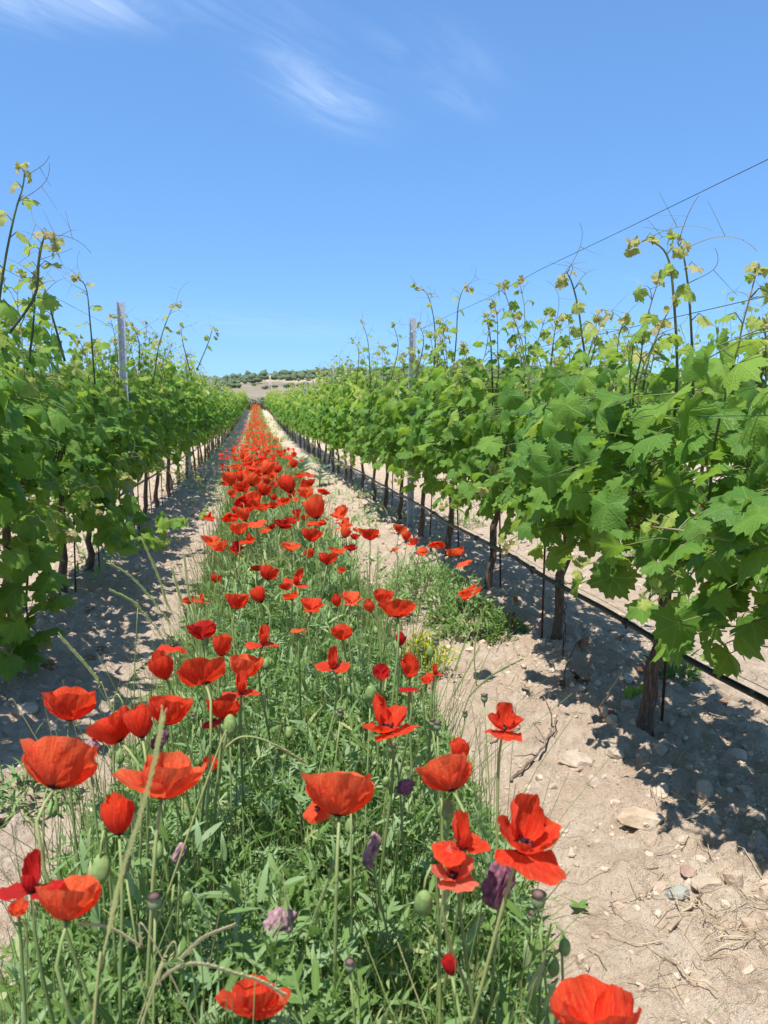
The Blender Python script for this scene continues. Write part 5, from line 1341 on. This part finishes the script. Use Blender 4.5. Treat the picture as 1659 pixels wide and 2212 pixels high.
def seedling(x, y, s_, label, seed):
    rng = np.random.RandomState(seed); p = at_z(x, y, 0); c = np.array([p[0], p[1], float(gz(p[0], p[1])+micro(np.array(p[0]), np.array(p[1])))]); root = empty('seedling', c); tag(root, label, 'seedling')
    g = G(); tube_into(g, [(0, 0, -.01), (0, 0, s_*.4)], .0015, 5, tint=.3); g.build('stem', M_STEM, root)
    for i in range(4):
        a = i*1.7+rng.rand(); t = np.array([[math.cos(a)*.7, math.sin(a)*.7, .6]]); M = frames(t, np.array([[-math.cos(a)*.5, -math.sin(a)*.5, .8]]), [s_]); g = G(); inst(g, LAN[i][0]*np.array([2.4, 1, 1]), LAN[i][1], LAN[i][2], M, np.array([[0, 0, s_*.35]]), [.3]); g.build('leaf', M_GREEN, root)
seedling(1252, 1942, .030, 'tiny two-leaved seedling alone on the sunny soil', 1)
# leafy sucker at the foot of the first right trunk
def sucker(x, y, Y, label):
    rng = np.random.RandomState(8); p = at_y(x, y, Y); bx, by = ROW_R-.03, Y+.03; c = np.array([bx, by, float(gz(bx, by))]); root = empty('vine_sucker', c); tag(root, label, 'vine shoot')
    P = spline([(0, 0, 0), (p-c)*.6, p-c], 8); g = G(); tube_into(g, P, .002, 5, tint=.4); g.build('shoot', M_SHOOT, root)
    for (dx_, dz_, s_) in [(0, .0, .085), (.03, .02, .06), (-.025, .015, .05)]:
        place_leaf(rng, root, (p-c)+np.array([dx_, 0, dz_]), np.array([dx_*3, -.3, -.8]), np.array([0, -.75, .5])+rng.normal(size=3)*.2, s_, .4)
sucker(1378, 1500, 2.58, 'fresh green leaves sprouting at the foot of the first right trunk')

# ------------------------------------------------------------------ stones, clods, straw and twigs
def gmicro(x, y): return gz(x, y)+micro(x, y)
def stone(x, y, wpx, sx, sy, sz, mt, label, seed, rot=0.0, sink=.35):
    p = at_z(x, y, .0); p = np.array([p[0], p[1], float(gmicro(np.array(p[0]), np.array(p[1])))]); D = np.linalg.norm(p-np.array([0, 0, CAM_Z])); w_ = wpx/F_PX*D
    v, f = ico(3); rng = np.random.RandomState(seed)
    for _ in range(9):                                            # flat chipped faces
        n = nrm(rng.normal(size=3)); d = rng.uniform(.55, .85); e = v@n-d; v = v-np.where(e > 0, e, 0)[:, None]*n
    v = lumpy(v, seed, .16, 2.2)*np.array([sx, sy, sz])*w_*.5/sx
    g = G(); g.add(v, f); o = g.build('stone', mt, None, False, (p[0], p[1], p[2]+np.abs(v[:, 2]).max()*(1-2*sink)*.6)); o.rotation_euler.z = rot; tag(o, label, 'stone', 'stones on the soil')
MS1 = mat_stone('ochre_stone', [(.34, .23, .14), (.46, .35, .24), (.53, .44, .33)])
MS2 = mat_stone('pink_stone', [(.36, .26, .19), (.45, .34, .25), (.52, .41, .31)])
MS3 = mat_stone('greenish_stone', [(.22, .23, .19), (.32, .32, .26), (.42, .39, .31)])
MS4 = mat_stone('reddish_stone', [(.25, .15, .11), (.34, .22, .165), (.42, .30, .23)])
MS5 = mat_stone('earth_lump', [(.33, .25, .18), (.43, .335, .245), (.52, .42, .32)])
stone(1388, 1788, 112, 1.0, .55, .42, MS1, 'large flat ochre stone lying on the sunny soil', 1, .05, .2)
stone(1432, 1918, 46, 1, .8, .3, MS2, 'pale pink flat stone beside the greenish one', 2, .4)
stone(1460, 1940, 58, 1, .6, .5, MS3, 'grey-green angular stone in the lower right soil', 3, -.1)
stone(1484, 1900, 38, 1, .8, .5, MS4, 'small reddish stone above the greenish one', 4, .3)
stone(1526, 1925, 62, 1, .8, .4, MS5, 'dusty round lump right of the greenish stone', 5, .2)
stone(1238, 1662, 74, 1, .7, .5, MS5, 'earth-coloured stone with dark split near the dry twigs', 6, -.5, .25)
stone(1330, 1655, 40, 1, .8, .5, MS5, 'small lump left of the first trunk, on the sunny soil', 7)
stone(1590, 1670, 46, 1, .8, .6, MS2, 'pale stone half in the vine shade at the right', 8)
stone(178, 1578, 22, 1, .7, .6, MS2, 'white pebble under the plump cupped poppy at left', 9)
stone(60, 1560, 50, 1, .7, .5, MS5, 'brown lump at the left edge of the shaded soil', 10)

def clods():
    rng = np.random.RandomState(31); N = 52000
    Y = .95*(16/.95)**(rng.rand(N)**.9); X = rng.uniform(-3.0, 3.6, N)
    k = (X-ROW_L)/ROW_GAP; off = np.abs(k-np.round(k))*ROW_GAP; nearrow = np.exp(-(off/.38)**2)
    keep = (rng.rand(N) < .30+.7*nearrow) & (fbm(X*2.5, Y*2.5, 51, 2) > .36) & ~in_strip(X, Y, -.05); X, Y, nearrow, off = X[keep], Y[keep], nearrow[keep], off[keep]
    S = np.clip(rng.lognormal(-5.55, .55, len(X)), .0022, .011)*np.clip(Y/2.6, .9, 2.2)
    big = rng.rand(len(X)) < .22*np.exp(-((off-.15)/.45)**2)+.004; S[big] = np.clip(rng.lognormal(-4.25, .45, big.sum()), .008, .034)
    tp = []
    for q in range(8):
        v, f = ico(1); r2 = np.random.RandomState(600+q); v = lumpy(v, q+60, 1.0, 1.9)
        for _ in range(6):
            n_ = nrm(r2.normal(size=3)); e = v@n_-r2.uniform(.45, .8); v = v-np.where(e > 0, e, 0)[:, None]*n_
        tp.append((v*np.array([1, .85, .75]), f))
    sm = []
    for q in range(8): v, f = ico(0); sm.append((lumpy(v, q+90, 1.3, 1.9)*np.array([1, .8, .75]), f))
    g = G(); n = len(X); M = rand_rot(rng, n, S); P = np.stack([X, Y, gmicro(X, Y)-S*np.where(big, .12, .05)], -1)
    for q in range(8):
        for tpl, bb in ((tp, big), (sm, ~big)):
            s_ = (np.arange(n) % 8 == q) & bb; inst(g, tpl[q][0], tpl[q][1], np.zeros((len(tpl[q][0]), 2)), M[s_], P[s_], rng.beta(2, 2, s_.sum()))
    tag(g.build('soil_clods', M_CLOD, None, False), 'crumbly dry earth clods strewn below the vine rows', 'clods', kind='stuff'); print('clods', n)
clods()
def straw():
    rng = np.random.RandomState(32); N = 9500; K = 5; Y = .95*(9/.95)**rng.rand(N); X = rng.uniform(-2.2, 2.6, N)
    k = (X-ROW_L)/ROW_GAP; off = np.abs(k-np.round(k))*ROW_GAP; keep = (rng.rand(N) < .12+.88*np.exp(-((off-.12)/.34)**2)) & (fbm(X*2.1, Y*2.1, 57, 2) > .42)
    X, Y = X[keep], Y[keep]; n = len(X); L = rng.uniform(.03, .16, n); a = rng.uniform(0, 6.28, n); q = np.linspace(-.5, .5, K); cv = rng.normal(0, .35, n)
    px_ = X[:, None]+np.cos(a)[:, None]*L[:, None]*q-np.sin(a)[:, None]*L[:, None]*cv[:, None]*q**2; py_ = Y[:, None]+np.sin(a)[:, None]*L[:, None]*q+np.cos(a)[:, None]*L[:, None]*cv[:, None]*q**2
    P = np.stack([px_, py_, gmicro(px_, py_)+.004+rng.uniform(0, .014, n)[:, None]+rng.normal(0, .004, (n, K))], -1)
    v, f3, f4 = tubes(P, rng.uniform(.0006, .0014, n)[:, None]*np.ones(K), 3, False); g = G(); g.add(v, f3, f4); tag(g.build('dry_straw', M_STRAW), 'dry straw and root hairs littering the soil', 'straw', kind='stuff')
straw()
def twig(pts, r, label, seed, mt=M_TWIG, branches=2, leaves=0):
    rng = np.random.RandomState(seed); P = spline(pts, 16); base = P[0].copy(); base[2] = float(gz(base[0], base[1])); root = empty('dry_twig', base); tag(root, label, 'twig')
    P = P-base+rng.normal(0, .004, P.shape); g = G(); tube_into(g, P, np.linspace(r, r*.45, 16), 6); g.build('branch', mt, root)
    for b in range(branches):
        i = rng.randint(4, 13); d = nrm(P[i]-P[i-1]+rng.normal(0, .6, 3)); q = [P[i]]
        for _ in range(5): d = nrm(d+rng.normal(0, .25, 3)); q.append(q[-1]+d*.022)
        q = np.array(q); q[:, 2] = np.maximum(q[:, 2], .0); g = G(); tube_into(g, q, np.linspace(r*.6, r*.25, 6), 5); g.build('side_twig', mt, root)
    for b in range(leaves):
        i = rng.randint(5, 16); v, f, lc = LEAF_HI[b % 8]; g = G(); M = rand_rot(rng, 1, [rng.uniform(.03, .06)]); vv = v.copy(); vv[:, 2] += .5*np.abs(v[:, 0]); inst(g, vv, f, lc, M, P[i][None]+rng.normal(0, .015, (1, 3)), [0]); g.build('dead_leaf', M_DRYLEAF, root)
def lay(pts, h=.012):                                            # photo pixels laid on the soil
    return [(lambda p: np.array([p[0], p[1], float(gmicro(np.array(p[0]), np.array(p[1])))+h]))(at_z(x, y, .02)) for x, y in pts]
twig(lay([(1100, 1665), (1150, 1640), (1185, 1600), (1205, 1560)]), .0055, 'dry grey twig lying across the sunny soil near the first trunk', 1, branches=4)
twig(lay([(1060, 1590), (1110, 1570), (1170, 1560)]), .004, 'thin curved twig behind the lone poppy on sunny soil', 2, branches=2)
twig(poly([(1205, 1600), (1210, 1520), (1222, 1450), (1240, 1400), (1270, 1365)], 2.75, 2.9), .005, 'dead upright sucker left of the first right trunk', 3, M_TWIG, 3, 3)
twig(poly([(1222, 1480), (1215, 1400), (1222, 1330), (1218, 1290)], 3.1, 3.15), .0035, 'reddish bare cane rising before the hose', 4, M_RUST, 1)
twig(poly([(1125, 1440), (1120, 1390), (1108, 1340), (1100, 1310)], 3.55), .004, 'withered brown shoot with dead leaves by the second trunk', 5, M_TWIG, 3, 7)
twig(poly([(1285, 1560), (1310, 1500), (1350, 1450)], 2.6, 2.45), .003, 'pale curved cane leaning towards the first right trunk', 6, M_STRAW, 0)
twig(lay([(1440, 1990), (1500, 1940), (1560, 1890)]), .004, 'long straw-coloured cane in the lower right corner', 7, M_STRAW, 2)
twig(lay([(0, 1780), (50, 1760), (95, 1738)]), .0045, 'reddish cane lying on the soil at the left edge', 8, M_RUST, 0)
twig(lay([(140, 1600), (190, 1590), (240, 1592)]), .004, 'grey stick on the soil under the left poppies', 9, M_TWIG, 1)
rl = np.random.RandomState(41)
for i in range(16):
    x, y = [(ROW_R+rl.normal(.1, .22), rl.uniform(1.2, 3.4)), (ROW_L+rl.normal(.1, .25), rl.uniform(2.8, 5))][i % 2]
    v, f, lc = LEAF_HI[i % 8]; vv = v.copy(); vv[:, 2] = .9*v[:, 2]+.6*v[:, 0]**2; g = G(); M = rand_rot(rl, 1, [rl.uniform(.05, .085)]); M = M*np.array([1, 1, 1])
    M = frames(np.array([[rl.normal(), rl.normal(), .1]]), np.array([[rl.normal(0, .3), rl.normal(0, .3), 1]]), [rl.uniform(.05, .085)]); inst(g, vv, f, lc, M, np.zeros((1, 3)), [0])
    o = g.build('dry_leaf', M_DRYLEAF, None, True, (x, y, float(gmicro(np.array(x), np.array(y)))+.012)); tag(o, 'brown dead vine leaf curled on the soil below the ' + ('right' if i % 2 == 0 else 'left') + ' row', 'leaf', 'dead leaves below the ' + ('right' if i % 2 == 0 else 'left') + ' row')
print('objects', len(bpy.data.objects), 'tris', sum(len(m.loops)-2*len(m.polygons) for m in bpy.data.meshes))
